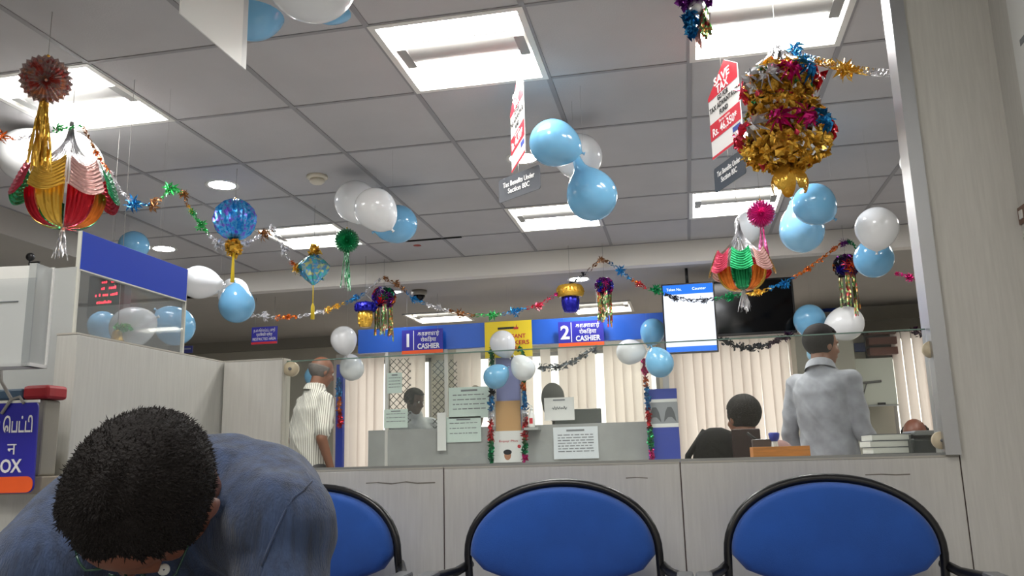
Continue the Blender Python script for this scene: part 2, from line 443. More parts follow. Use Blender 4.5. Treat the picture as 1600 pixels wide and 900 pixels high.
def scuff_mark(k, pts, w_):
    o = bpy.data.objects['partition_panel' if k == 0 else 'partition_panel.%03d' % k]; rg = random.Random(k+3)
    a = MB(); P_ = [at(x, y, DP)-o.matrix_world.translation for x, y in pts]
    for p_, q_ in zip(P_[:-1], P_[1:]):
        h_ = w_*rg.uniform(.5, 1.2); y_ = -.0255
        a.add([(p_.x, y_, p_.z-h_), (q_.x, y_, q_.z-h_), (q_.x, y_, q_.z+h_), (p_.x, y_, p_.z+h_)], [(0, 1, 2, 3)])
    a.build('scuff_mark', o, scuff)
scuff_mark(0, [(572, 755), (590, 754), (612, 756), (634, 753), (652, 755), (680, 754)], .0019)
scuff_mark(1, [(978, 747), (994, 746), (1012, 747)], .0018)
scuff_mark(2, [(1352, 742), (1378, 741), (1400, 742), (1422, 741)], .0013)
# glass screen on the partition
r = root('glass_screen', 'clear glass screen standing on the partition behind the three chairs', 'glass screen', (-.23, DP+.025, ZPT))
a = MB(); a.box((-.829, -.003, 0), (.795, .003, CZ+.272-ZPT)); a.build('glass_sheet', r, glass)
a = MB(); a.box((-.829, -.0034, CZ+.272-ZPT), (.795, .0034, CZ+.2745-ZPT)); a.build('top_edge', r, mat('glass_edge', (120, 150, 140), .2))
a = MB(); a.box((-.829, -.010, 0), (.795, -.0035, .006)); a.build('bottom_channel', r, mat('channel', (150, 152, 152), .4, .6))
for (px, py) in ((452, 576), (1458, 545), (1473, 688)):
    p = at(px, py, DP)
    c = MB(); c.lathe([(.001, -.010), (.017, -.010), (.020, -.007), (.020, .007), (.001, .007)], 20, Matrix.Rotation(PI/2, 4, 'X'), cap=False)
    o = c.build('clamp', r, mat('clamp_cream', (214, 200, 170), .35)); o.location = (p.x+.23, -.012, p.z-ZPT)
    c = MB(); c.lathe([(.001, .012), (.004, .012), (.004, .006)], 10, Matrix.Rotation(PI/2, 4, 'X'), cap=False)
    s = c.build('screw', o, grey)
a = MB(); a.box((-.842, -.02, 0), (-.829, .02, .30)); a.build('edge_strip', r, mat('edge_strip', (190, 186, 176), .4))
# ledge behind the glass
r = root('counter_ledge', 'narrow ledge behind the glass screen holding tray, papers and printer', 'counter', (-.2, 2.45, 0))
a = MB(); a.box((-.8, -.28, CZ-.06), (1.4, .28, CZ-.03)); a.build('ledge_top', r, lam, .002)
for x in (-.7, .3, 1.3):
    a = MB(); a.box((x-.02, -.26, 0), (x+.02, .26, CZ-.06)); a.build('support', r, lamd)

# ================================================================== CHAIRS
def outline(a, b, zc, zbot, n=40):
    pts = []
    for k in range(n+1):
        t = PI*k/n; c, s_ = math.cos(t), math.sin(t)
        pts.append((a*c, zc+b*(s_**.92)))
    dz = zc-zbot
    for k in range(1, 18):
        u = -1+2*k/18; x = a*(.97*u+.03*u**3 if abs(u) < .9 else u)
        edge = min(1, (1-abs(u))/.10); pts.append((x*(1-.02*edge), zc-dz*.30*edge**.6-dz*.70*(1-abs(u)**2.2)*edge**.5))
    return pts
def make_chair(lab, x, y):
    r = root('visitor_chair', lab, 'chair', (x, y, 0), None, 'blue waiting chairs along the partition')
    zc = CZ-.213; top = CZ-.068
    # back pad: pillow between rings
    mb = MB(); rings = []
    for (k, yy) in ((.90, -.032), (.97, -.024), (1.0, -.008), (1.0, .006), (.96, .018)):
        o_ = outline(.2065, (top-zc), zc, zc-.070)
        rings.append([V((px*k, yy, zc+(pz-zc)*k)) for px, pz in o_])
    n = len(rings[0]); vs = [p for R_ in rings for p in R_]; fs = []
    for i in range(len(rings)-1):
        for j in range(n): fs.append((i*n+j, i*n+(j+1) % n, (i+1)*n+(j+1) % n, (i+1)*n+j))
    # domed front
    c0 = len(vs)
    for kk, yy in ((.7, -.039), (.4, -.043), (.15, -.044)):
        o_ = outline(.2065, (top-zc), zc, zc-.070); vs += [V((px*kk, yy, zc+(pz-zc)*kk)) for px, pz in o_]
    chain = [0, c0, c0+n, c0+2*n]
    for q in range(3):
        for j in range(n): fs.append((chain[q]+j, chain[q+1]+j, chain[q+1]+(j+1) % n, chain[q]+(j+1) % n))
    fs.append(tuple(c0+2*n+j for j in range(n))); fs.append(tuple((len(rings)-1)*n+j for j in range(n)))
    mb.add(vs, fs, True)
    curve = lambda X: .09*X*X*4*.25
    mb.v = [(a, b-.6*a*a, c) for a, b, c in mb.v]
    mb.build('backrest', r, bluefab)
    # hoop frame running down into the legs
    mb = MB(); pts = []
    A, B = .2145, top-zc+.009
    pts += [(-A+.0, .11, .05), (-A, .07, .3), (-A, .02, .55), (-A-.002, .0, zc-.1)]
    for k in range(29):
        t = PI-PI*k/28; X = A*math.cos(t); pts.append((X, -.6*X*X*.9, zc+B*(math.sin(t)**.92)))
    pts += [(A+.002, .0, zc-.1), (A, .02, .55), (A, .07, .3), (A, .11, .05)]
    mb.tube(pts, .009, 10); mb.build('back_frame', r, blackt)
    for s in (-1, 1):
        mb = MB(); mb.tube([(s*.2145, -.004, CZ-.235), (s*.235, -.05, CZ-.247), (s*.262, -.13, CZ-.25), (s*.27, -.30, CZ-.255), (s*.268, -.36, CZ-.27)], [.010, .010, .013, .015, .014], 10)
        am = mb.build('armrest', r, blackt)
        mb = MB(); mb.box((s*.268-.017, -.31, CZ-.253), (s*.268+.017, -.12, CZ-.236)); mb.build('arm_pad', am, mat('arm_pad', (96, 98, 102), .35), .006)
        mb = MB(); mb.tube([(s*.268, -.36, CZ-.27), (s*.262, -.375, .5), (s*.25, -.38, .02)], .011, 8); mb.build('leg', r, blackt)
    mb = MB(); n = 32; vs = []; fs = []
    for (k, z) in ((.9, .405), (1, .42), (1, .45), (.94, .468), (.5, .475)):
        for j in range(n):
            t = 2*PI*j/n; c, s_ = math.cos(t), math.sin(t)
            vs.append((.225*k*math.copysign(abs(c)**.6, c), -.22+.215*k*math.copysign(abs(s_)**.6, s_), z))
    for i in range(4):
        for j in range(n): fs.append((i*n+j, i*n+(j+1) % n, (i+1)*n+(j+1) % n, (i+1)*n+j))
    fs += [tuple(range(n))[::-1], tuple(4*n+j for j in range(n))]
    mb.add(vs, fs, True); mb.build('seat', r, bluefab)
    mb = MB(); mb.tube([(-.2145, .05, .40), (-.2, -.2, .40), (-.25, -.38, .40)], .011, 8); mb.tube([(.2145, .05, .40), (.2, -.2, .40), (.25, -.38, .40)], .011, 8); mb.tube([(-.2, -.2, .40), (.2, -.2, .40)], .011, 8)
    mb.build('seat_frame', r, blackt)
    for s in (-1, 1):
        mb = MB(); mb.lathe([(.014, 0), (.014, .03)], 10); o = mb.build('foot_cap', r, black); o.location = (s*.25, -.38, 0)
        mb = MB(); mb.lathe([(.014, 0), (.014, .06)], 10); o = mb.build('foot_cap', r, black); o.location = (s*.2145, .11, 0)
    return r
YCH = 1.955
make_chair('blue padded chair with black frame, partly behind the bowed man', -.888, YCH)
make_chair('blue padded chair with black frame, middle one of the three', -.291, YCH)
make_chair('blue padded chair with black frame beside the tall laminate wall', .283, YCH)

# ================================================================== ACRYLIC SCREEN AND DROP BOX (left)
XA = -1.255
r = root('acrylic_screen', 'clear acrylic screen with blue header standing on the side partition', 'acrylic screen', (XA, 1.70, CZ+.281))
y0, y1 = 1.535-1.70, 1.93-1.70
a = MB(); a.box((-.003, y0, 0), (.003, y1, .215)); a.build('side_sheet', r, acry)
a = MB(); a.box((-.005, y0, .138), (.0055, y1, .222)); a.build('header_board', r, mat('header_blue', (20, 62, 186), .5, spec=.2), .001)['label'] = 'plain blue header board'
a = MB(); a.box((-.33, y0-.003, -.15), (-.001, y0+.003, .143)); a.build('front_sheet', r, acrym)
for (yy, zz0, zz1) in ((y0, 0, .222), (y1, 0, .222)):
    a = MB(); a.box((-.0045, yy-.0025, zz0), (.0045, yy+.0025, zz1)); a.build('edge', r, acryedge)
a = MB(); a.box((-.0042, y0, .135), (.0062, y1, .138)); a.build('rail', r, acryedge)
a = MB(); a.box((-.33, y1-.003, 0), (-.004, y1+.003, .14)); a.build('back_sheet', r, acry)
# side panel return facing the photographer
panel('white laminate panel end behind the drop box, below the acrylic screen', -1.62, -1.292, 1.535, 1.58, CZ+.14, lam)
# paper holder
p = at(20, 492, 1.28)
r = root('paper_holder', 'white paper holder with printed forms at the left edge, above the drop box', 'paper holder', (p.x-.06, 1.28, CZ+.182), basis((1, .12, 0)))
a = MB(); a.box((-.12, 0, 0), (.095, .05, .006)); a.box((-.12, .046, 0), (.095, .05, .19)); a.build('back_plate', r, mat('holder_white', (222, 222, 220), .4))
a = MB(); a.box((-.118, .004, .006), (.075, .03, .185)); a.build('forms', r, paper)
a = MB(); a.box((-.118, .0025, .118), (.06, .0039, .1195)); a.box((.004, .0025, .065), (.0075, .0039, .108)); a.box((.017, .0025, .05), (.0185, .0039, .118)); a.build('printed_lines', r, inkgrey)
a = MB(); a.box((.078, 0, 0), (.092, .045, .188)); a.build('side_cheek', r, acrym)
a = MB(); a.box((-.12, -.004, 0), (.095, -.001, .16)); a.build('front_sheet', r, clear('thin_acrylic', (248, 249, 250)))
# bracket on the far left wall
p = at(52, 410, 3.6)
r = root('wall_bracket', 'small black hook bracket behind the paper holder', 'bracket', p)
a = MB(); a.tube([(-.02, 0, .03), (-.02, 0, -.06)], .006, 8); a.build('stem', r, black)
a = MB(); a.sphere((-.02, 0, .03), .022, 12, 8); a.build('knob', r, black)
a = MB(); a.tube([(-.02, 0, 0.0), (.035, 0, 0), (.03, 0, -.06)], .005, 8); a.build('arm', r, black)
a = MB(); a.tube([(-.02, 0, -.06), (-.02, 0, -3.6+3.6-.4)], .006, 8); a.build('rod', r, black)
# drop box with lid, sign hanging on it
p0 = at(72, 700, 1.42)
r = root('drop_box', 'grey drop box with red lid behind the blue sign at the left edge', 'drop box', (p0.x, 1.42, CZ-.012))
a = MB(); a.box((-.26, 0, 0), (-.012, .045, .145)); a.build('body', r, mat('box_grey', (150, 146, 134), .6), .004)
a = MB(); a.box((-.058, -.006, .146), (-.002, .050, .173)); a.build('lid', r, mat('lid_red', (170, 36, 44), .5), .006)['label'] = 'red end of the lid'
a = MB(); a.box((-.26, -.004, .147), (-.060, .050, .168)); a.build('lid_band', r, mat('lid_blue', (70, 96, 118), .5), .004)['label'] = 'blue part of the lid'
r = root('side_desk', 'beige desk at the left edge carrying the drop box', 'desk', (-1.5, 1.52, 0))
a = MB(); a.box((-.3, -.105, CZ-.045), (.30, .005, CZ-.0125)); a.build('desk_top', r, mat('desk_beige', (150, 140, 122), .6), .002)
a = MB(); a.box((-.29, -.09, 0), (.29, -.06, CZ-.045)); a.build('front_board', r, lamd)
pc = at(26, 697, 1.36)
h = V((1, .16, 0)); v = V((.14, -.02, 1))
r = root('drop_box_sign', 'tilted blue and orange box sign hanging on the drop box', 'sign', pc, basis(h, v))
def rr(w0, w1, z0, z1, rad):
    pts = []
    for cx, cz, a0 in ((w1-rad, z1-rad, 0), (w0+rad, z1-rad, 90), (w0+rad, z0+rad, 180), (w1-rad, z0+rad, 270)):
        for k in range(5): t = math.radians(a0+22.5*k); pts.append((cx+rad*math.cos(t), cz+rad*math.sin(t)))
    return pts
a = MB(); a.prism(rr(-.175, .036, -.085, .082, .012), 0, .004); a.build('board', r, signblue)
a = MB(); a.prism(rr(-.174, .035, -.084, -.055, .012), -.0012, -.0002); a.build('orange_band', r, signorange)
a = MB(); a.box((-.176, -.0015, .079), (.037, .0045, .084)); a.build('white_edge', r, white)
join_text('lettering', [dict(s='கருத்துப் ெபட்டி', h=.026, pos=(-.044, -.001, .036), M=ink, bold=.0006, width=.145),
                        dict(s='सुझाव पेटी  न', h=.022, pos=(-.075, -.001, -.006), M=ink, width=.15),
                        dict(s='DROP BOX', h=.024, pos=(-.054, -.001, -.037), M=ink, bold=.0008, width=.13)], r)
a = MB(); a.tube([(-.03, -.004, .06), (-.012, -.006, .086), (.0, .0, .09), (.012, -.006, .078)], .003, 6); a.tube([(-.012, -.006, .086), (-.05, .02, .12), (-.06, .03, .15)], .003, 6); a.build('tie_ribbon', r, thread)

# ================================================================== SIGNS
def board_sign(lab, P, h, w, hgt, thick=.004, cat='sign', name='hanging_sign', grp=None):
    return root(name, lab, cat, P, basis(h), grp)
def cord(parent, x, z0, z1, y=0, r_=.0012, name='cord'):
    a = MB(); a.tube([(x, y, z0), (x, y, z1)], r_, 5); return a.build(name, parent, thread)
def tax_sign(lab, P, h, h2, lab2):
    r = board_sign(lab, P, h, .25, .36)
    W, Hh = .125, .18
    redm = mat('tax_red', (200, 44, 60), .4); wh = mat('tax_white', (226, 224, 222), .4)
    out = [(-W, -Hh), (W, -Hh), (W, Hh-.06), (.03, Hh), (-W, Hh-.10)]
    a = MB(); a.prism(out, 0, .003); a.build('board', r, wh)
    a = MB(); a.prism([(-W, .065), (W, .065), (W, Hh-.06), (.03, Hh), (-W, Hh-.10)], -.0012, -.0002); a.prism([(-W, -.105), (W, -.105), (W, -.035), (-W, -.035)], -.0012, -.0002)
    a.prism([(-W, -Hh), (W, -Hh), (W, -Hh+.01), (-W, -Hh+.01)], -.0012, -.0002); a.build('red_bands', r, redm)
    a = MB(); a.prism([(.055, -.135), (.115, -.135), (.115, -.115), (.055, -.115)], -.0012, -.0002); a.build('logo_patch', r, mat('logo_blue', (50, 70, 150), .5))
    join_text('lettering', [dict(s='SAVE', h=.034, pos=(.0, -.002, .122), M=ink, bold=.001, width=.13), dict(s='TAX', h=.034, pos=(0, -.002, .084), M=ink, bold=.001, width=.10),
                            dict(s='GO FOR', h=.020, pos=(0, -.002, .048), M=inkblack, bold=.0006, width=.09), dict(s='TAX ADVANTAGE', h=.022, pos=(0, -.002, .018), M=inkblack, bold=.0006, width=.235),
                            dict(s='FUND', h=.020, pos=(0, -.002, -.014), M=inkblack, bold=.0006, width=.07), dict(s='Save upto', h=.012, pos=(0, -.002, -.047), M=ink, width=.09),
                            dict(s='Rs. 46,350*', h=.034, pos=(-.005, -.002, -.078), M=ink, bold=.0006, width=.2)], r)
    cord(r, 0, .17, ZC-P.z); 
    P2 = P-V((0, 0, .27))
    q = root('hanging_plaque', lab2, 'sign', P2, basis(h2))
    a = MB(); a.prism(rr(-.125, .125, -.05, .05, .012), 0, .003); a.build('board', q, mat('plaque_charcoal', (62, 66, 74), .4))
    join_text('lettering', [dict(s='Tax Benefits Under', h=.022, pos=(0, -.002, .016), M=ink, bold=.0004, width=.19), dict(s='Section 80C', h=.022, pos=(0, -.002, -.014), M=ink, bold=.0004, width=.13)], q)
    cord(q, 0, .05, .09+.0)
P = at(1131, 165, 3.2); tax_sign('red and white tax saving sign hanging beside the big gold tiered lantern', P, (.414, -.91, 0), (.414, -.91, 0), 'charcoal plaque below the tax sign that hangs beside the gold lantern')
P = at(808, 190, 3.2); tax_sign('red and white tax saving sign hanging left of the cluster of blue balloons', P, (.40, -.917, 0), (.80, -.6, 0), 'charcoal plaque below the tax sign left of the blue balloons')
# blank white hanging board
r = root('hanging_board', 'blank white board hanging from the ceiling at the top beside the largest balloons', 'sign', (-1.322, 2.12, CZ+1.25), basis((0, 1, 0)))
a = MB(); a.box((-.18, 0, 0), (.155, .004, .31)); a.build('board', r, white)
a = MB(); a.box((.155, 0, 0), (.185, .006, .31)); a.build('edge_strip', r, mat('board_edge', (196, 198, 198), .4))
for x in (-.13, .13): cord(r, x, .31, HC-1.25, .002)
# cashier signs
YS = 6.93
def cash(n, lab, x0, x1, y0, y1, tam, hin, eng):
    A, B = at(x0, y1, YS), at(x1, y0, YS); c = (at(x0, y0, YS)+at(x1, y1, YS))/2
    w = abs(B.x-A.x)/2; hh = .105
    r = root('hanging_sign', lab, 'sign', (c.x, YS, c.z), None, 'cashier signs')
    a = MB(); a.box((-w, 0, -hh), (w, .006, hh)); a.build('board', r, signblue)
    a = MB(); a.box((-w, -.0015, -hh), (w, -.0003, -hh+.03)); a.build('orange_band', r, signorange)
    items = [dict(s=n, h=.115, pos=(-w*.70, -.002, .008), M=ink, bold=.004),
             dict(s=tam, h=.036, pos=(w*.3, -.002, .066), M=ink, bold=.001, width=w*1.05), dict(s=hin, h=.034, pos=(w*.3, -.002, .012), M=ink, bold=.0004, width=w*.75),
             dict(s=eng, h=.045, pos=(w*.3, -.002, -.044), M=ink, bold=.0016, width=w*1.08)]
    join_text('lettering', items, r)
    a = MB(); a.box((-w*.42-.003, -.0018, -hh+.035), (-w*.42+.003, -.0003, hh-.008)); a.build('divider', r, ink)
    for s in (-1, 1): cord(r, s*w*.75, hh, ZL-c.z, .003)
cash('1', 'blue sign number 1 for the cashier hanging before the fascia', 628, 692, 518, 549, 'காசாளர்', 'रोकिड़या', 'CASHIER')
cash('2', 'blue sign number 2 for the cashier hanging before the fascia', 873, 943, 508, 534, 'காசாளர்', 'रोकिड़या', 'CASHIER')
P = at(413, 524, 6.6)
r = root('hanging_sign', 'dark blue restricted area sign hanging left of the cashier booth', 'sign', P)
a = MB(); a.box((-.12, 0, -.075), (.12, .006, .075)); a.build('board', r, signblue)
a = MB(); a.box((-.12, -.0015, -.075), (.12, -.0003, -.055)); a.build('red_band', r, inkred)
join_text('lettering', [dict(s='தடை செய்யப்பட்ட பகுதி', h=.026, pos=(0, -.002, .044), M=ink, width=.2), dict(s='प्रतिबंधित क्षेत्र', h=.024, pos=(0, -.002, .006), M=ink, width=.15), dict(s='RESTRICTED AREA', h=.024, pos=(0, -.002, -.032), M=ink, width=.215)], r)
for s in (-1, 1): cord(r, s*.09, .075, ZL-P.z, .003, .002)
# small dark plate behind the acrylic screen
P = at(293, 546, 6.4)
r = root('wall_plate', 'small dark blue plate low behind the right edge of the acrylic screen', 'plate', P)
a = MB(); a.box((-.045, 0, -.03), (.045, .01, .03)); a.build('plate', r, mat('plate_navy', (40, 44, 96), .5)); a = MB(); a.box((-.03, -.002, .0), (.03, -.0003, .01)); a.build('print', r, inkgrey)
# LED token board
P = at(158, 462, 4.4)
r = root('hanging_display', 'black hanging display with red glowing dots seen through the acrylic screen', 'display', P, basis((1, -.1, 0)))
a = MB(); a.box((-.10, 0, -.13), (.17, .06, .13)); a.build('case', r, black, .004)
LED = emit('led_red', (255, 40, 60), 2.2); a = MB(); rg = random.Random(4)
for row, (z, k0, k1) in enumerate(((.075, 0, 9), (.035, -3, 9), (-.005, -3, 9), (-.05, -2, 6))):
    for k in range(k0, k1):
        if rg.random() < .8: a.box((k*.014-.0, -.002, z), (k*.014+.009, -.0004, z+.01+.008*rg.random()))
a.v = [(min(max(x, -.09), .16), y, z) for x, y, z in a.v]
a.build('led_dots', r, LED)
cord(r, .04, .13, ZC-P.z, .03, .002, 'hanger_rod')

# ================================================================== CASHIER BOOTH
YF = 7.0
XB0, XB1 = at(560, 530, YF).x, at(1040, 510, YF).x
r = root('cashier_booth', 'glazed cashier booth with blue fascia and grey counter front', 'booth', ((XB0+XB1)/2, YF, 0))
cx = (XB0+XB1)/2
zt, zb = CZ+1.15, CZ+.938; zc0 = CZ+.262
a = MB(); a.box((XB0-cx, -.01, zb), (XB1-cx, .05, zt)); a.build('fascia', r, bluevinyl, .002)['label'] = 'blue fascia'
cg = mat('counter_grey', (158, 160, 158), .5, vary=.03)
a = MB(); a.box((XB0-cx+.1, 0, 0), (XB1-cx, .04, zc0)); a.build('counter_front', r, cg)['label'] = 'grey counter front'
a = MB(); a.box((XB0-cx+.1, .04, zc0-.25), (XB1-cx, .5, zc0-.22)); a.build('counter_top', r, cg)
postx = [578, 604, 697, 772, 816, 940, 1010]
pm = mat('booth_post', (206, 204, 200), .35)
for k, px in enumerate((604, 697, 772, 816)):
    X = at(px, 600, YF).x
    a = MB(); w_ = .013
    a.box((X-w_-cx, -.005, zc0 if k else .0), (X+w_-cx, .03, zb)); a.build('post', r, pm)
a = MB(); X = at(531, 640, YF).x; a.box((X-.035-cx, -.005, 0), (X+.03-cx, .04, CZ+.85)); a.build('blue_post', r, mat('post_blue', (50, 70, 170), .4))
ranges = [(604, 697), (697, 772), (816, 1008)]
for x0, x1 in ranges:
    X0, X1 = at(x0, 600, YF).x, at(x1, 600, YF).x
    a = MB(); a.box((X0+.014-cx, .008, zc0), (X1-.014-cx, .014, zb)); a.build('glass_panel', r, boothglass)
X0, X1 = at(773, 600, YF).x, at(816, 600, YF).x
a = MB(); a.box((X0+.012-cx, .004, CZ-.2), (X1-.012-cx, .02, zb)); a.build('pillar_board', r, mat('pillar_lilac', (150, 156, 206), .5))
# diamond mesh grille
def grille(x0, x1, z0, z1, yy):
    a = MB(); st = .045; W_ = x1-x0; H_ = z1-z0
    for d in (1, -1):
        k = -H_
        while k < W_:
            pa = max(0, k); pb = min(W_, k+H_)
            if pb > pa:
                if d == 1: A_ = (x0+pa, yy, z0+pa-k); B_ = (x0+pb, yy, z0+pb-k)
                else: A_ = (x1-pa, yy, z0+pa-k); B_ = (x1-pb, yy, z0+pb-k)
                a.tube([A_, B_], .0035, 4)
            k += st*1.4
    return a
X0, X1 = at(606, 600, YF+.9).x, at(650, 600, YF+.9).x
gm = mat('grille_steel', (70, 70, 72), .4, .8)
grille(at(590, 600, YF).x-cx, at(625, 600, YF).x-cx, zc0+.05, zc0+.65, .3).build('mesh_grille', r, gm)
grille(at(660, 600, YF).x-cx, at(700, 600, YF).x-cx, zc0, zc0+.62, .3).build('mesh_grille', r, gm)
# side return of the booth
a = MB(); a.box((XB1-cx-.05, .0, 0), (XB1-cx, .06, zb)); a.build('corner_post', r, pm)

def notice(lab, x0, y0, x1, y1, Y, M=paperg, rows=4, title=True, name='hanging_notice', inkm=inkgrey, scribble=False):
    A = at(x0, y0, Y); B = at(x1, y1, Y); w = (B.x-A.x)/2; hh = (A.z-B.z)/2
    r = root(name, lab, 'notice', ((A.x+B.x)/2, Y, (A.z+B.z)/2))
    a = MB(); a.box((-w, 0, -hh), (w, .0015, hh)); a.build('sheet', r, M)
    a = MB(); rg = random.Random(int(x0*7+y0))
    if title: a.box((-w*.4, -.0012, hh*.72), (w*.4, -.0002, hh*.84))
    for k in range(rows):
        z = hh*(.5-1.2*k/max(1, rows)); x = -w*.8
        while x < w*.75:
            l = w*(.1+.25*rg.random()); a.box((x, -.0012, z-hh*.03), (min(x+l, w*.8), -.0002, z+hh*.03)); x += l+w*.05
    if scribble:
        pts = [(-w*.5+w*k/30, -.001, hh*.05+hh*.22*math.sin(k*1.3)*rg.random()) for k in range(31)]; a.tube(pts, .003, 4)
    a.build('print', r, inkm)
    return r
YN_ = YF-.012
notice('pale notice on the booth glass behind the left booth post', 605, 583, 628, 614, YN_)
notice('large pale notice on the booth glass left of the yellow poster', 701, 606, 766, 652, YN_)
notice('square pale notice on the booth glass under the large one', 697, 652, 752, 690, YN_, rows=3)
notice('tall white paper strip standing beside the booth post', 683, 645, 697, 704, YN_-.02, paper, 0, False)
notice('white notice with scribble on the booth glass under cashier sign 2', 850, 622, 898, 656, YN_, paper, 0, True, scribble=True)
notice('wide notice with printed table on the counter front under cashier sign 2', 864, 668, 936, 716, YN_-.002, mat('paper_cool', (216, 222, 226), .8), 7)
notice('pale sheet low on the booth glass before the cashier in the dark cap of hair', 600, 640, 637, 668, YN_, paperg, 3)
# brown envelope sheet on pillar and the poster below it
notice('plain brown cardboard sheet on the booth pillar', 774, 627, 814, 673, YN_, mat('kraft', (196, 156, 108), .8), 0, False)
A = at(771, 674, YN_); B = at(819, 722, YN_); w = (B.x-A.x)/2; hh = (A.z-B.z)/2
r = root('hanging_poster', 'white poster with a small portrait under the brown cardboard sheet', 'poster', ((A.x+B.x)/2, YN_-.002, (A.z+B.z)/2))
a = MB(); a.box((-w, 0, -hh), (w, .0015, hh)); a.build('sheet', r, paper)
a = MB(); a.lathe([(.001, .001), (.034, .001)], 20, Matrix.Translation((-.01, 0, -hh*.55)) @ Matrix.Rotation(PI/2, 4, 'X') @ Matrix.Diagonal((.85, 1.15, 1, 1)), cap=False); a.build('portrait', r, mat('print_skin', (176, 126, 96), .7))
a = MB(); a.lathe([(.001, .0016), (.036, .0016)], 20, Matrix.Translation((-.01, 0, -hh*.55+.026)) @ Matrix.Rotation(PI/2, 4, 'X') @ Matrix.Diagonal((1, .6, 1, 1)), cap=False); a.build('portrait_hair', r, inkblack)
a = MB(); a.lathe([(.001, .0012), (.015, .0012)], 16, Matrix.Translation((.09, 0, 0)) @ Matrix.Rotation(PI/2, 4, 'X'), cap=False); a.build('red_dot', r, inkred)
join_text('lettering', [dict(s='Enjoy Plus', h=.018, pos=(.0, -.002, hh*.35), M=inkred, width=.16)], r)
# yellow locker poster
A = at(757, 505, YF-.03); B = at(832, 555, YF-.03); w = (B.x-A.x)/2; hh = .155
r = root('hanging_poster', 'yellow locker poster on the blue fascia behind the white balloon', 'poster', ((A.x+B.x)/2, YF-.03, (A.z+B.z)/2))
a = MB(); a.box((-w, 0, -hh), (w, .003, hh)); a.build('sheet', r, mat('poster_yellow', (246, 218, 46), .5))
a = MB(); a.box((-.09, -.0012, hh*.55), (.05, -.0002, hh*.67)); a.build('logo_bar', r, inkblack)
a = MB(); a.prism([(.05, hh*.52), (.09, hh*.52), (.09, hh*.66), (.078, hh*.62), (.075, hh*.82), (.065, hh*.62), (.05, hh*.68)], -.0012, -.0002); a.build('logo_mark', r, inkred)
join_text('lettering', [dict(s='ELEGANT', h=.036, pos=(.05, -.002, .02), M=inkred, bold=.001, width=.2), dict(s='E LOCKERS', h=.036, pos=(.03, -.002, -.035), M=inkred, bold=.001, width=.3), dict(s='HERE', h=.034, pos=(.05, -.002, -.085), M=inkred, bold=.001, width=.1)], r)
# sanitiser bottle
P = at(831, 668, YF-.10)
r = root('counter_shelf', 'narrow grey shelf on the booth counter front beside the brown cardboard sheet', 'shelf', (P.x, YF-.07, P.z))
a = MB(); a.box((-.06, -.07, -.02), (.06, .07, 0)); a.build('shelf_board', r, cg); 
r = root('pump_bottle', 'small white pump bottle right of the brown cardboard sheet', 'bottle', P+V((0, 0, .001)))
a = MB(); a.lathe([(.026, 0), (.028, .01), (.028, .10), (.012, .125), (.012, .14)], 18); a.build('body', r, white)
a = MB(); a.lathe([(.014, .14), (.014, .155), (.005, .156), (.005, .175)], 12); a.box((-.03, -.006, .172), (.008, .006, .182)); a.build('pump', r, white)
a = MB(); a.box((-.014, -.0292, .03), (.014, -.0275, .075)); a.build('label_patch', r, inkred)
# blue display board at the right end of the booth
A = at(1012, 612, YF-.1); B = at(1060, 720, YF-.1)
r = root('poster_stand', 'blue poster stand with grey picture panel right of the booth', 'poster stand', ((A.x+B.x)/2, YF-.08, 0))
w = (B.x-A.x)/2+.02
a = MB(); a.box((-w, 0, 0), (w, .04, A.z+.02)); a.build('panel', r, mat('stand_blue', (44, 66, 160), .45))
zz = A.z-.02
pc_ = at(1030, 648, YF-.1).z
a = MB(); a.box((-w, -.002, pc_+.10), (w, 0, pc_+.125)); a.box((-w, -.002, pc_-.10), (w, 0, pc_-.07)); a.build('white_stripes', r, paper)
a = MB(); a.box((-w, -.002, pc_-.07), (w, 0, pc_+.10)); a.build('picture_panel', r, mat('picture_grey', (150, 154, 158), .6))
a = MB()
for s in (-1, 1): a.prism([(s*.06-.05, pc_-.06), (s*.06-.035, pc_+.02), (s*.06-.015, pc_+.06), (s*.06+.015, pc_+.06), (s*.06+.035, pc_+.02), (s*.06+.05, pc_-.06), (s*.06+.015, pc_-.02), (s*.06-.015, pc_-.02)], -.004, -.0021)
a.build('picture_figures', r, mat('picture_dark', (90, 94, 98), .6))

# ================================================================== DISPLAY AND TELEVISION
YD = 6.55
c = [at(1035, 447, YD), at(1113, 446, YD), at(1043, 551, YD), at(1121, 547, YD)]
w = (c[1].x-c[0].x)/2; hh = (c[0].z-c[2].z)/2; P = (c[0]+c[3])/2
r = root('hanging_screen', 'bright portrait token screen hanging in front of the television', 'screen', P, basis((1, 0, 0), V((0, 0, 1))))
a = MB(); a.box((-w-.012, 0, -hh-.012), (w+.012, .045, hh+.012)); a.build('case', r, black, .004)
a = MB(); a.box((-w, -.0015, -hh), (w, -.0002, hh)); a.build('screen_face', r, emit('screen_white', (232, 240, 255), .62))
for nm, z0_, z1_ in (('header_bar', hh-.075, hh), ('footer_bar', -hh, -hh+.04)): a = MB(); a.box((-w, -.003, z0_), (w, -.0016, z1_)); a.build(nm, r, emit('screen_blue', (50, 120, 235), .6))
join_text('screen_text', [dict(s='Token No.', h=.022, pos=(-w*.55, -.004, hh-.037), M=emit('screen_txt', (225, 235, 255), 1.0), width=w*.6), dict(s='Counter', h=.022, pos=(w*.45, -.004, hh-.037), M=emit('screen_txt', (225, 235, 255), 1.0), width=w*.55),
                          dict(s='RG21', h=.03, pos=(-w*.4, -.004, hh-.11), M=inkgrey, width=w*.5), dict(s='1', h=.03, pos=(w*.5, -.004, hh-.11), M=inkgrey)], r)
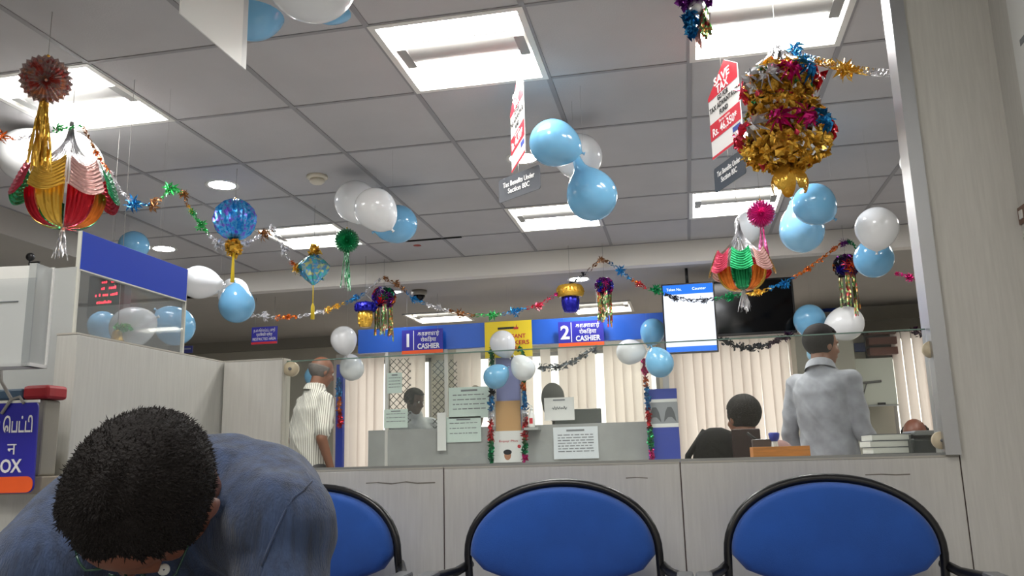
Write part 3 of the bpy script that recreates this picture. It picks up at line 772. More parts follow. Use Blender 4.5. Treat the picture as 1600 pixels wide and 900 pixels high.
a = MB(); a.tube([(0, .03, hh), (0, .03, ZL-P.z)], .012, 8); a.build('mount_pole', r, black)
YT = 6.85
c = [at(1075, 436, YT), at(1238, 432, YT), at(1240, 520, YT)]
w = (c[1].x-c[0].x)/2; hh = (c[1].z-c[2].z)/2; P = V(((c[0].x+c[1].x)/2, YT, (c[1].z+c[2].z)/2))
r = root('hanging_television', 'large black television hanging behind the bright token screen', 'television', P)
a = MB(); a.box((-w, 0, -hh), (w, .07, hh)); a.build('bezel', r, black, .006)
a = MB(); a.box((-w+.015, -.001, -hh+.02), (w-.015, .0005, hh-.015)); a.build('screen_face', r, blackg)
a = MB(); a.tube([(0, .04, hh), (0, .04, ZL-P.z)], .02, 8); a.build('mount_pole', r, black)

# ================================================================== BLINDS
def blind(lab, x0, x1, z0, z1, y, gaps=(), seed=1, M=None):
    r = root('vertical_blind', lab, 'blind', ((x0+x1)/2, y, z0))
    c_ = (x0+x1)/2; rg = random.Random(seed); a = MB(); x = x0-c_; k = 0
    while x < x1-c_-.05:
        if k not in gaps:
            an = .35+rg.uniform(-.18, .18); d = .055
            ca, sa = math.cos(an)*d, math.sin(an)*d
            sk = rg.uniform(-.012, .012)
            a.add([(x-ca+sk, -sa, 0), (x+sk*1, .012, 0), (x+ca+sk, sa, 0), (x-ca, -sa, z1-z0), (x, .012, z1-z0), (x+ca, sa, z1-z0)], [(0, 1, 4, 3), (1, 2, 5, 4)], True)
        x += .096; k += 1
    a.build('slats', r, M or mat('blind_cloth', (228, 217, 213), .9))
    a = MB(); a.box((x0-c_-.02, -.03, z1-z0), (x1-c_+.02, .03, z1-z0+.05)); a.build('head_rail', r, white)
cl = mat('blind_cloth', (228, 217, 213), .9)
# cloth lets daylight through
nt = cl.node_tree; b_ = nt.nodes['Principled BSDF']; tl = nt.nodes.new('ShaderNodeBsdfTranslucent'); tl.inputs[0].default_value = lin((240, 229, 225))
mx = nt.nodes.new('ShaderNodeMixShader'); mx.inputs[0].default_value = .45
nt.links.new(b_.outputs[0], mx.inputs[1]); nt.links.new(tl.outputs[0], mx.inputs[2]); nt.links.new(mx.outputs[0], nt.nodes['Material Output'].inputs[0])
blind('vertical blinds at the far left window behind the striped-shirt man', -3.8, -2.7, CZ-.42, CZ+1.14, YE-.12, (6,), 2)
blind('vertical blinds behind the glazed cashier booth', -2.4, -.26, CZ-.42, CZ+1.14, YE-.12, (3, 9, 11, 16), 3)
blind('vertical blinds below the black television', -.14, 1.17, CZ-.10, CZ+1.14, YE-.12, (), 4)
blind('vertical blinds at the far right window beside the whiteboard', 2.08, 2.62, CZ+.05, CZ+1.13, YE-.12, (), 5)

# ================================================================== RIGHT BACKGROUND
P = at(1372, 595, 8.8)
r = root('hanging_whiteboard', 'whiteboard on the back wall right of the standing grey-shirt man', 'whiteboard', (P.x, 8.86, P.z))
a = MB(); a.box((-.25, 0, -.23), (.17, .02, .23)); a.build('board', r, mat('board_white', (238, 242, 234), .35), .004)
a = MB(); a.box((-.25, -.03, -.245), (.17, .01, -.232)); a.build('pen_tray', r, alu)
for x in (-.16, .02):
    a = MB(); a.box((x-.035, -.025, -.232), (x+.035, -.005, -.21)); a.build('duster', r, black)
a = MB(); a.tube([(-.17, -.012, -.21), (-.10, -.012, -.02)], .006, 6); a.tube([(-.24, -.012, -.02), (.04, -.012, .0)], .012, 6); a.build('pointer_stick', r, grey)
P = at(1384, 532, 8.7)
r = root('wall_rack', 'brown slatted wall rack above the whiteboard', 'rack', (P.x, 8.9, P.z))
a = MB()
for k in range(3): a.box((-.13, -.08, -.12+k*.1), (.13, .09, -.05+k*.1))
a.build('shelf_slats', r, mat('rack_brown', (120, 70, 58), .6)); a = MB(); a.box((-.14, .06, -.16), (.14, .095, .16)); a.build('back_plate', r, mat('rack_dark', (70, 64, 60), .6))
P = at(1360, 537, 8.7)
r = root('wall_plate', 'short blue wall plate left of the brown rack', 'plate', (P.x, 8.97, P.z))
a = MB(); a.box((-.10, 0, -.045), (.06, .02, .045)); a.build('plate', r, mat('plate_blue', (34, 70, 150), .5), .003)
P = at(1278, 436, 8.7)
r = root('wall_unit', 'beige rectangular wall unit above the blue wall band', 'wall unit', (P.x, 8.93, P.z-.05))
a = MB(); a.box((-.1, 0, -.04), (.1, .06, .06)); a.build('case', r, cream, .008); a = MB()
for k in range(4): a.box((-.08, -.003, -.03+k*.018), (.08, 0, -.022+k*.018))
a.build('grille', r, grey)
# white pier between the window and the whiteboard
mb = MB(); x0, x1 = at(1250, 620, 8.5).x, at(1342, 620, 8.5).x; mb.box((x0, 8.5, 0), (x1, YE, CZ+1.15)); struct('trim_6', mb, mat('pier', (196, 194, 182), .7))
# tray, pen holder, paper stack, printer on the ledge
ZLED = CZ-.03
def onledge(px, Y): return V((at(px, 700, Y).x, Y, ZLED))
P = onledge(1217, 2.5); r = root('desk_tray', 'orange-brown wooden tray behind the glass beside the grey-shirt man', 'tray', P)
wd = mat('tray_wood', (196, 122, 46), .5, vary=.1, vscale=20, stretch=(1, 8, 8))
a = MB(); a.box((-.075, -.06, 0), (.075, .06, .006)); a.build('base', r, wd)
for nm, lo, hi in (('side', (-.075, -.06, .006), (.075, -.052, .042)), ('side', (-.075, .052, .006), (.075, .06, .042)), ('side', (-.075, -.052, .006), (-.067, .052, .042)), ('side', (.067, -.052, .006), (.075, .052, .042))):
    a = MB(); a.box(lo, hi); a.build(nm, r, wd, .001)
P = onledge(1191, 2.62); r = root('pen_stand', 'dark square pen stand behind the orange tray', 'pen stand', P)
a = MB(); a.box((-.028, -.02, 0), (.028, .02, .065)); a.build('cup', r, mat('stand_smoke', (84, 72, 72), .3), .003)
a = MB(); a.tube([(-.01, 0, .06), (-.04, 0, .085)], .004, 6); a.build('pen', r, black)
P = onledge(1211, 2.6); r = root('glue_bottle', 'small bottle with blue cap standing behind the orange tray', 'bottle', P)
a = MB(); a.lathe([(.011, 0), (.012, .03), (.008, .06)], 12); a.build('body', r, white); a = MB(); a.lathe([(.009, .058), (.014, .066), (.016, .08), (.012, .083)], 12); a.build('cap', r, mat('cap_blue', (40, 60, 180), .4))
P = onledge(1388, 2.45); rg = random.Random(6)
for k in range(4):
    a = MB(); a.box((-.052+rg.uniform(-.006, .006), -.07, .0), (.052+rg.uniform(-.006, .006), .07, .0145)); 
    o = root('paper_bundle', ['bottom paper bundle of the stack beside the printer', 'second paper bundle from the bottom beside the printer', 'third paper bundle from the bottom beside the printer', 'top paper bundle of the stack beside the printer'][k], 'papers', P+V((0, 0, k*.0168)), None, 'paper bundles beside the printer')
    a.build('sheets', o, paper); b2 = MB(); b2.box((-.053, -.072, .0146), (.053, .072, .0162)); b2.build('cover_sheet', o, mat('cover_grey', (90, 96, 110), .6))
P = onledge(1452, 2.42); r = root('desk_printer', 'black printer behind the glass beside the tall laminate wall', 'printer', P)
a = MB(); a.box((-.06, -.08, 0), (.058, .08, .052)); a.build('body', r, mat('printer_black', (34, 40, 42), .35), .006)
a = MB(); a.box((-.052, -.082, .060), (.055, .05, .072)); a.build('lid', r, mat('printer_lid', (120, 122, 124), .3), .004)
a = MB(); a.box((-.056, -.06, .05), (.055, .07, .062)); a.build('scanner_slot', r, black)
# monitor and black office chair in front of the seated man
P = V((at(1152, 700, 3.2).x, 3.2, 0))
r = root('office_desk', 'desk behind the partition carrying the dark monitor', 'desk', (P.x+.1, 3.3, 0))
a = MB(); a.box((-.6, -.3, .70), (.6, .3, .73)); a.build('desk_top', r, lam, .002)
for s in (-1, 1):
    a = MB(); a.box((s*.58-.02, -.28, 0), (s*.58+.02, .28, .70)); a.build('side_board', r, lamd)
P = at(1158, 692, 3.2); r = root('desk_monitor', 'dark monitor before the seated man behind the glass', 'monitor', (P.x+.01, 3.02, .731))
hm = P.z+.045-.731
a = MB(); a.box((-.05, 0, hm-.2), (.045, .03, hm)); a.build('screen', r, mat('monitor_maroon', (48, 26, 30), .25), .004)
a = MB(); a.box((-.01, .01, 0), (.01, .03, hm-.19)); a.build('stem', r, black); a = MB(); a.box((-.06, -.04, 0), (.06, .08, .012)); a.build('base', r, black, .004)
P = at(1112, 700, 3.2)
r = root('black_bag', 'plump black bag standing on the desk left of the dark monitor', 'bag', (P.x, 3.22, .731))
bl = mat('black_nylon', (14, 14, 16), .7, bump=.3, bscale=40, spec=.12)
hb = at(1120, 668, 3.2).z-.731
a = MB(); n = 24; rings = ((.02, .8), (.06, 1), (.16, 1.02), (.24, .98), (hb-.05, .9), (hb-.015, .66), (hb, .25))
vs = []
for z, k_ in rings:
    for q in range(n):
        t = 2*PI*q/n; c_, s_ = math.cos(t), math.sin(t); vs.append((.086*k_*math.copysign(abs(c_)**.8, c_)+.02*z/hb, .07*k_*math.copysign(abs(s_)**.7, s_), z if z != .02 else 0))
fs = [(i_*n+q, i_*n+(q+1) % n, (i_+1)*n+(q+1) % n, (i_+1)*n+q) for i_ in range(len(rings)-1) for q in range(n)]+[tuple(range(n))[::-1], tuple((len(rings)-1)*n+q for q in range(n))]
a.add(vs, fs, True); a.build('body', r, bl)
a = MB(); a.tube([(-.075, -.03, .05), (-.10, -.04, .16), (-.085, -.03, .26), (-.02, -.01, hb-.01)], .012, 8); a.build('strap', r, bl)
a = MB(); a.box((-.045, -.088, .06), (.05, -.066, .20)); a.build('front_pocket', r, bl, .01)
# chairs and a monitor inside the booth
def booth_chair(lab, px, py, wpx, hpx, Y, M):
    P = at(px, py, Y); s1 = size(1, P); r = root('office_chair', lab, 'chair', (P.x, Y, 0)); w_, h_ = wpx*s1/2, hpx*s1
    a = MB(); pts = outline(w_, h_*.55, P.z-h_*.55, P.z-h_*1.3); n = len(pts); vs = []
    for k_, yy in ((.9, -.04), (1, -.02), (1, .02), (.9, .04)): vs += [(x*k_, yy, (z-P.z+h_*.5)*k_+P.z-h_*.5) for x, z in pts]
    a.add(vs, [tuple(range(n)), tuple(3*n+q for q in range(n))]+[(i_*n+q, i_*n+(q+1) % n, (i_+1)*n+(q+1) % n, (i_+1)*n+q) for i_ in range(3) for q in range(n)], True); a.build('backrest', r, M)
    a = MB(); a.tube([(0, .03, P.z-h_*1.2), (0, .03, .5), (0, -.1, .42)], .02, 8); a.build('spine', r, black)
    a = MB(); a.lathe([(.001, .42), (.22, .42), (.24, .45), (.22, .49), (.001, .5)], 24, Matrix.Translation((0, -.24, 0)), False); a.build('seat', r, M)
    a = MB(); a.tube([(0, -.22, .06), (0, -.22, .42)], .025, 8); a.build('column', r, black)
    a = MB()
    for k in range(5): t = 2*PI*k/5; a.tube([(0, -.22, .08), (.26*math.cos(t), -.22+.26*math.sin(t), .03)], .016, 6)
    a.build('star_base', r, black)
booth_chair('dark office chair in the booth behind the notice with scribble', 863, 598, 36, 46, 8.2, mat('chair_charcoal', (66, 66, 64), .7))
booth_chair('brown office chair in the booth left of the booth pillar', 743, 602, 26, 56, 8.2, mat('chair_brown', (104, 88, 74), .7))
P = at(903, 650, 7.3); r = root('booth_monitor', 'dark monitor in the booth right of the notice with scribble', 'monitor', (P.x, 7.3, zc0-.219))
hm = P.z+.06-(zc0-.219)
a = MB(); a.box((-.2, 0, hm-.27), (.2, .04, hm)); a.build('screen', r, mat('monitor_grey', (84, 92, 92), .4), .006)
a = MB(); a.box((-.02, .015, .01), (.02, .035, hm-.26)); a.build('stem', r, black); a = MB(); a.box((-.1, -.07, 0), (.1, .09, .012)); a.build('base', r, black, .003)

# ================================================================== BALLOONS
def img_dir(dx, dy): return (RT*dx - UP*dy).normalized()
def balloon(lab, px, py, wpx, Y, M, knot=(0, 1), elong=1.12, neck=0.0, grp='party balloons', twist=0.0, tie=True):
    C = at(px, py, Y); R_ = size(wpx, C)/2
    d = img_dir(*knot)+V((0, twist, 0)); d.normalize()
    q = V((0, 0, -1)).rotation_difference(d).to_matrix()
    r = root('hanging_balloon', lab, 'balloon', C, q, grp)
    prof = []; n = 22
    for k in range(n+1):
        t = PI*k/n; z = math.cos(t); rr_ = math.sin(t)
        if z < 0: zz = z*elong*(1.0+.12*abs(z)); rr_ *= (1-.10*abs(z)**2)
        else: zz = z*1.0
        prof.append((max(rr_*R_, .0), zz*R_))
    zb = prof[-1][1]
    # drop the pole and run into the neck
    prof = [p for p in prof if not (p[1] < zb*.9 and p[0] < .26*R_)]
    prof[0] = (.0005, R_)
    if neck: prof += [(.24*R_, zb-.06*R_), (.20*R_, zb-neck*.35*R_), (.17*R_, zb-neck*.75*R_), (.08*R_, zb-neck*R_)]
    else: prof += [(.12*R_, zb*.995), (.05*R_, zb*1.03)]
    ze = prof[-1][1]
    a = MB(); a.lathe(prof, 28); a.build('skin', r, M)
    a = MB(); a.lathe([(.03*R_, ze+.01*R_), (.07*R_, ze-.03*R_), (.03*R_, ze-.06*R_), (.09*R_, ze-.13*R_), (.02*R_, ze-.12*R_)], 12); a.build('knot', r, M)
    if tie:
        K = r.matrix_world @ V((0, 0, ze-.05*R_)); zc_ = ZC if K.y < YB else ZL
        if zc_-K.z > .02:
            inv = r.matrix_world.inverted(); a = MB(); a.tube([inv @ K, inv @ V((K.x, K.y, zc_))], .0003, 4); a.build('thread', r, thread)
    return r
B = balloon
B('large blue balloon at the top edge, left one of the three biggest balloons', 392, 8, 110, 2.55, balb, (-.3, -1), grp='big balloons at the top edge')
B('large white balloon at the top edge before a blue one', 487, -38, 145, 2.05, balw, (0, -1), 1.02, grp='big balloons at the top edge')
B('large blue balloon at the top edge, behind the big white one', 515, -16, 106, 2.6, balb, (.2, -1), grp='big balloons at the top edge')
B('white balloon behind the left foil basket lantern', 113, 258, 92, 3.05, balw, (-.4, -1))
B('shaded white balloon at the left edge behind the gold tassel', 42, 243, 84, 3.2, balw, (1, -.3), 1.2)
B('blue balloon on the tied cluster beside the left tax sign, upper one', 864, 223, 74, 3.40, balb, (1, .35))
B('white balloon behind the pear-shaped blue balloon', 905, 245, 72, 3.84, balw, (-.5, -.2), 1.15)
B('pear-shaped blue balloon with a long neck, lowest of the central cluster', 925, 306, 79, 3.64, balb, (-.42, -1), 1.06, .62)
B('dim white balloon behind the bright white one near the smoke detector', 556, 315, 66, 4.22, balw, (.6, .6))
B('bright white balloon left of a blue one under the main ceiling', 586, 326, 65, 3.92, balw, (.4, .5))
B('blue balloon right of two white balloons under the main ceiling', 622, 350, 60, 4.55, balb, (-.9, .3))
B('blue balloon peeping over the blue header board', 209, 384, 46, 4.65, balb, (-.4, 1))
B('white pear-shaped balloon beside the right end of the blue header board', 310, 441, 52, 4.4, balw, (1, .1), 1.25, .1)
B('dim white balloon behind the yellow tassel of the iridescent ball', 366, 456, 44, 5.15, balw, (-.6, .5))
B('blue balloon hanging below the iridescent ball', 370, 477, 55, 4.75, balb, (-.1, -1))
B('blue balloon seen through the right end of the acrylic screen', 274, 510, 60, 3.6, balb, (-.6, -.5))
B('white balloon behind the acrylic screen next to the gold foil bell', 205, 512, 64, 3.0, balw, (1, -.4), 1.15)
B('pale blue balloon behind the acrylic screen, left of the white one', 160, 508, 44, 3.3, balb, (.1, 1), 1.2)
B('white balloon above the striped-shirt man at the left end of the fascia', 537, 530, 41, 6.55, balw, (.2, 1))
B('white balloon just behind the head of the striped-shirt man', 550, 576, 38, 6.82, balw, (-.3, -1))
B('blue balloon half hidden by the head of the striped-shirt man', 493, 588, 34, 6.9, balb, (.7, -1))
B('white balloon covering the middle of the yellow poster', 785, 536, 40, 6.8, balw, (.5, 1))
B('white balloon on the booth pillar, right of the blue one', 818, 576, 38, 6.75, balw, (-.6, -.8))
B('blue balloon on the booth pillar, left of the brown cardboard sheet top', 774, 589, 38, 6.7, balb, (.8, -.6))
B('blue balloon on the fascia left of the bright token screen, upper of two', 1020, 517, 39, 6.86, balb, (-.3, 1))
B('white balloon left of two blue ones by the token screen', 983, 550, 40, 6.66, balw, (1, -.05), 1.2)
B('blue balloon on the fascia left of the bright token screen, lower of two', 1031, 568, 44, 6.45, balb, (-.5, -1))
B('darker blue balloon right of the gold tiered lantern, overlapping a paler one', 1272, 319, 65, 4.2, balb, (.7, .5), 1.02)
B('pale blue glowing balloon below the gold tiered lantern', 1253, 361, 68, 4.55, balp, (-.3, -1), 1.12, .25)
B('white balloon above a blue one near the tall laminate wall', 1370, 356, 65, 4.3, balw, (0, .9), 1.0)
B('blue balloon below the white one near the tall laminate wall', 1365, 404, 60, 4.6, balb, (.1, -1), 1.0)
B('blue balloon on the back wall above the grey-shirt man', 1265, 500, 49, 6.6, balb, (.2, 1))
B('white balloon right of the grey-shirt man head', 1322, 505, 54, 6.4, balw, (-.9, .3), 1.15)
B('white balloon behind the magenta foil ball', 1170, 352, 44, 5.0, balw, (0, 1))
B('sliver of a white balloon behind the aluminium edge of the tall wall', 1427, 253, 40, 3.6, balw, (.6, .3))
B('narrow blue balloon hanging behind the grey-shirt man neck', 1274, 553, 26, 6.8, balp, (0, -1), 1.7)

# ================================================================== FOIL ORNAMENTS
def petals(mb, pts, r, n, sz, rg, shape=None):
    """n folded scraps of foil scattered round a polyline (or over an ellipsoid)"""
    for k in range(n):
        if shape:
            c, rad = shape; d = V((rg.gauss(0, 1), rg.gauss(0, 1), rg.gauss(0, 1))).normalized(); p = V(c)+V((d.x*rad[0], d.y*rad[1], d.z*rad[2]))
        else:
            i = rg.randrange(len(pts)-1); t = rg.random(); p = V(pts[i]).lerp(V(pts[i+1]), t)
            d = V((rg.gauss(0, 1), rg.gauss(0, 1), rg.gauss(0, 1))).normalized(); p = p+d*r*rg.random()**.5
        u = V((rg.gauss(0, 1), rg.gauss(0, 1), rg.gauss(0, 1))).normalized(); w = d.cross(u)
        w = w.normalized() if w.length > 1e-3 else V((1, 0, 0)); s = sz*rg.uniform(.6, 1.3); nn = w.cross(u)*s*.35
        mb.add([p-u*s-w*s*.45, p+nn, p-u*s*.2+w*s*.6, p+u*s+w*.3*s, p+u*.6*s-w*.6*s], [(0, 1, 4), (0, 2, 1), (1, 2, 3), (1, 3, 4)])
def rosette(mb, c, nrm, r, n=10, rg=random, cone=.3):
    nrm = V(nrm).normalized(); u = nrm.orthogonal().normalized(); w = nrm.cross(u); c = V(c)
    for k in range(n):
        a = 2*PI*k/n; b = a+PI/n*.9; d = u*math.cos(a)+w*math.sin(a); e = u*math.cos(b)+w*math.sin(b)
        mb.add([c+nrm*r*.25, c+d*r*.55+nrm*r*.05, c+(d+e).normalized()*r-nrm*r*cone*rg.uniform(.4, 1), c+e*r*.5+nrm*r*.3], [(0, 1, 2), (0, 2, 3)])
def strands(mb, top, n, length, spread, w, rg, taper=1.0, wave=.25, top_r=None):
    top = V(top)
    for k in range(n):
        a = rg.uniform(0, 2*PI); s = spread*rg.uniform(.25, 1); L = length*rg.uniform(.72, 1)
        d = V((math.cos(a), math.sin(a), 0)); tr_ = (top_r if top_r is not None else spread*.25)
        vs = []; m_ = 9; ph = rg.uniform(0, 6)
        for i in range(m_+1):
            t = i/m_; p = top+d*(tr_*rg.uniform(.8, 1)+(s-tr_)*t**taper)+V((0, 0, -L*t))
            an = a+ph+t*8*wave*2; e = V((math.cos(an), math.sin(an), .1))*w*.5
            vs += [p-e, p+e]
        mb.add(vs, [(2*i, 2*i+1, 2*i+3, 2*i+2) for i in range(m_)], False)
def pleat_ball(mb, R_, axis, n=36, depth=.14, jag=.0, rg=random):
    q = V((0, 0, 1)).rotation_difference(V(axis).normalized()).to_matrix().to_4x4()
    m_ = 12; vs = []; N = 2*n
    for i in range(m_+1):
        t = .06+(PI-.12)*i/m_
        for j in range(N):
            a = 2*PI*j/N; k = (1-depth if j % 2 else 1)*(1+jag*(math.sin(t*9+j*2.1)))
            vs.append(q @ V((R_*math.sin(t)*k*math.cos(a), R_*math.sin(t)*k*math.sin(a), R_*math.cos(t)*(.96 if j % 2 else 1))))
    fs = []
    for i in range(m_):
        for j in range(N): fs.append((i*N+j, i*N+(j+1) % N, (i+1)*N+(j+1) % N, (i+1)*N+j))
    fs += [tuple(range(N))[::-1], tuple(m_*N+j for j in range(N))]
    mb.add(vs, fs)
def hang_string(r, z0=0.0, name='string'):
    P = r.matrix_world.translation; zc_ = ZC if P.y < YB else ZL
    a = MB(); a.tube([(0, 0, z0), (0, 0, zc_-P.z)], .0012, 5); return a.build(name, r, thread)
def tassel_part(r, M, top, n, L, spread, w, seed, name='tassel', label=None, taper=1.0, top_r=None):
    rg = random.Random(seed); a = MB(); strands(a, top, n, L, spread, w, rg, taper, top_r=top_r); o = a.build(name, r, M)
    if label: o['label'] = label
    return o
def foil_ball(lab, px, py, rpx, Y, M, TM, tl, tn=24, tw=.3, seed=1, tlab=None, jag=0, axis=None, grp='foil ball lanterns'):
    P = at(px, py, Y); R_ = size(rpx, P)
    r = root('hanging_foil_ball', lab, 'lantern', P, None, grp)
    ax = axis or (V((0, 0, CZ))-P)
    a = MB(); pleat_ball(a, R_, ax, 26, .10, jag); a.build('pleated_ball', r, M)
    a = MB(); a.sphere((0, 0, R_*1.02), R_*.08, 10, 6); a.build('top_knot', r, GOLD)
    if tl: tassel_part(r, TM, (0, 0, -R_*.9), tn, size(tl, P), R_*tw, R_*.10, seed, label=tlab)
    hang_string(r, R_)
    return r
foil_ball('copper pleated foil ball with long gold tassel at the upper left', 72, 125, 39, 2.35, COPPER, GOLD, 116, 34, .52, 3, 'gold tinsel tassel')
foil_ball('iridescent blue foil ball hanging below a bright downlight', 367, 343, 33, 4.0, IRI, YEL, 0, jag=.03, axis=(0, 0, 1))
foil_ball('dark green foil ball with sparkling green tassel', 542, 376, 20, 4.9, GREEN, foil('green_silver', (40, 170, 100), c2=[(200, 230, 210), (30, 150, 90)]), 62, 16, .6, 5)
foil_ball('magenta foil ball with pink tassel beside the right foil basket', 1189, 334, 22.5, 3.95, MAG, foil('pale_magenta', (226, 110, 170)), 72, 14, .5, 6)
# yellow tassel of the iridescent ball and the little multicoloured cube lantern
r = [o for o in bpy.data.objects if o.name.startswith('hanging_foil_ball') and 'iridescent' in o['label']][0]
P = r.matrix_world.translation; s1 = size(1, P)
a = MB(); petals(a, [(0, 0, -s1*36), (0, 0, -s1*52)], s1*13, 60, s1*7, random.Random(3)); a.build('gold_collar', r, GOLD)['label'] = 'gold foil collar'
a = MB(); a.tube([(0, 0, -s1*50), (0, 0, -s1*100)], [s1*1.5, s1*3.2], 8); a.build('tassel', r, YEL)['label'] = 'slim yellow tassel'
P = at(490, 420, 4.75); s1 = size(1, P)
r = root('hanging_foil_diamond', 'small iridescent diamond-shaped foil lantern with slim yellow tassel', 'lantern', P)
a = MB(); a.lathe([(s1*2, s1*25), (s1*15, s1*14), (s1*25, s1*3), (s1*22, -s1*5), (s1*12, -s1*17), (s1*2, -s1*26)], 28, None, True, lambda an, z: 1+.10*math.cos(an*7)); a.s = [False]*len(a.f); a.build('body', r, IRI2)
a = MB()
for k in range(40):
    rg = random.Random(k); an = rg.uniform(0, 2*PI); z = rg.uniform(-.8, .8); h_ = 1-abs(z)
    p_ = V((h_*24*math.cos(an), h_*24*math.sin(an), z*25))*s1; petals(a, [p_, p_*1.02], s1*2, 2, s1*6, rg)
a.build('foil_facets', r, IRI2)
a = MB(); petals(a, [(-s1*4, 0, s1*22), (s1*4, 0, s1*32)], s1*8, 40, s1*6, random.Random(8)); a.build('gold_top', r, GOLD)['label'] = 'gold foil top'
a = MB(); a.tube([(0, 0, -s1*22), (0, 0, -s1*55)], s1*.9, 6); a.build('cord', r, YEL)
a = MB(); a.tube([(0, 0, -s1*55), (0, 0, -s1*60), (0, 0, -s1*80)], [s1*1, s1*3, s1*3.2], 8); a.build('tassel', r, YEL)['label'] = 'slim yellow tassel'
hang_string(r, s1*25)

def basket(lab, px, pyrim, pybot, wpx, Y, pytop, cols_u, cols_l, tl, phase=0.0):
    """foil basket lantern: silver strands from the apex, a ring of flaring corrugated flaps, a gored bowl, a tassel"""
    P = at(px, pyrim, Y); s1 = size(1, P); R_ = wpx/2*s1*.80
    r = root('hanging_foil_basket', lab, 'lantern', P, None, 'foil basket lanterns')
    Ht = (pyrim-pytop)*s1; Hb = (pybot-pyrim)*s1
    rg = random.Random(int(px)); a = MB()
    for k in range(46):
        an = 2*PI*k/46+rg.uniform(-.06, .06); w_ = .0055; vs = []
        for i in range(8):
            t = i/7; rr_ = R_*(.05+.80*t**2.6); p = V((rr_*math.cos(an), rr_*math.sin(an), Ht*(1-t)+.0)); e = V((-math.sin(an+t*3), math.cos(an+t*3), .3*math.sin(t*9+k)))*w_*.5
            vs += [p-e, p+e]
        a.add(vs, [(2*i, 2*i+1, 2*i+3, 2*i+2) for i in range(7)])
    a.build('silver_strands', r, SILV)['label'] = 'silver foil strands'
    n = len(cols_u); m_ = 36
    for k in range(n):
        a0 = phase+2*PI*k/n+.05; a1 = phase+2*PI*(k+1)/n-.05; vs = []; q = 7
        for i in range(m_+1):
            t = i/m_
            for j in range(q+1):
                s = j/q; an = a0+(a1-a0)*s
                sag = -.16*Hb*(math.sin(PI*s))
                rr_ = R_*(.88+.34*t**.8)+R_*.028*math.sin(t*2*PI*8)*(.3+.7*math.sin(PI*s))
                vs.append((rr_*math.cos(an), rr_*math.sin(an), Hb*(.12-.60*t)+sag*(1-.25*t)))
        fs = [(i*(q+1)+j, i*(q+1)+j+1, (i+1)*(q+1)+j+1, (i+1)*(q+1)+j) for i in range(m_) for j in range(q)]
        a = MB(); a.add(vs, fs, True); o = a.build('flap', r, cols_u[k]); o['label'] = 'corrugated '+cols_u[k].name.replace('_', ' ')+' flap'
    n = len(cols_l)
    for k in range(n):
        a0 = phase+.02+2*PI*k/n; a1 = a0+2*PI/n-.10; vs = []; q = 12
        for i in range(13):
            t = i/12
            for j in range(q+1):
                s = j/q; an = a0+(a1-a0)*s; rr_ = R_*.84*math.cos(t*PI/2*.97)**.66*(1+.07*math.cos(s*2*PI*3))
                vs.append((rr_*math.cos(an), rr_*math.sin(an), -Hb*(.40+.60*math.sin(t*PI/2))))
        fs = [(i*(q+1)+j, i*(q+1)+j+1, (i+1)*(q+1)+j+1, (i+1)*(q+1)+j) for i in range(12) for j in range(q)]
        a = MB(); a.add(vs, fs, True); o = a.build('bowl_gore', r, cols_l[k]); o['label'] = 'ribbed '+cols_l[k].name.replace('_', ' ')+' strip of the bowl'
    tassel_part(r, SILV, (0, 0, -Hb), 26, tl*s1, 10*s1 if tl < 35 else 13*s1, .004, 4, label='silver tassel', top_r=s1*2)
    hang_string(r, Ht)
    return r
basket('large foil basket lantern with gold, rose and green flaps at the left', 106, 268, 359, 158, 2.75, 186, [PINK, GOLD, ROSE, GREEN, PINK, RED, GOLD, GREEN], [RED, GOLD, RED, ORANGE, GREEN, PINK, GREEN, GOLD], 52, math.radians(-50-90))
basket('foil basket lantern with pink, green and rose flaps before the television', 1157, 398, 455, 104, 3.75, 342, [GOLD, PINK, GREEN, ROSE, GOLD, RED, GREEN, ROSE], [GOLD, ORANGE, GREEN, ORANGE, GOLD, RED, GREEN, GOLD], 36, math.radians(-94-112))

# big tiered lantern
P = at(1224, 185, 2.8); s1 = size(1, P)
r = root('hanging_foil_tiers', 'big shaggy gold tiered foil lantern with magenta and silver pinwheels', 'lantern', P)
rg = random.Random(21)
for nm, zc_, rad, nn in (('upper_tier', s1*52, (s1*50, s1*50, s1*40), 620), ('middle_tier', s1*2, (s1*55, s1*55, s1*34), 560), ('lower_tier', -s1*46, (s1*64, s1*64, s1*34), 700)):
    a = MB(); petals(a, None, 0, nn, s1*9, rg, ((0, 0, zc_), rad)); o = a.build(nm, r, GOLD); o['label'] = 'shaggy gold foil tier'
    a = MB(); a.sphere((0, 0, zc_), tuple(v*.9 for v in rad), 20, 12)
    a.build('tier_core', o, foil('bronze_gold', (178, 128, 44)))
def pincol(an):
    d_ = (math.degrees(an)+97+180) % 360-180
    return PINK if d_ < -68 else SILV if d_ < -12 else MAG if d_ < 38 else BLUE if d_ < 75 else RED if d_ < 110 else SILV
for ring, (zc_, rr_) in enumerate(((s1*58, s1*54), (-s1*24, s1*66))):
    for k in range(11):
        an = -PI/2+2*PI*(k+.35*ring)/11+.15; d = V((math.cos(an), math.sin(an), .25 if ring == 0 else .1)).normalized()
        a = MB(); rosette(a, V((d.x*rr_, d.y*rr_, zc_+rg.uniform(-1, 1)*s1*6)), d, s1*(27), 9, rg, .5); petals(a, None, 0, 12, s1*7, rg, ((d.x*rr_, d.y*rr_, zc_), (s1*14, s1*14, s1*14)))
        PM = pincol(an); o = a.build('pinwheel', r, PM); o['label'] = PM.name.replace('_', ' ')+' pinwheel'
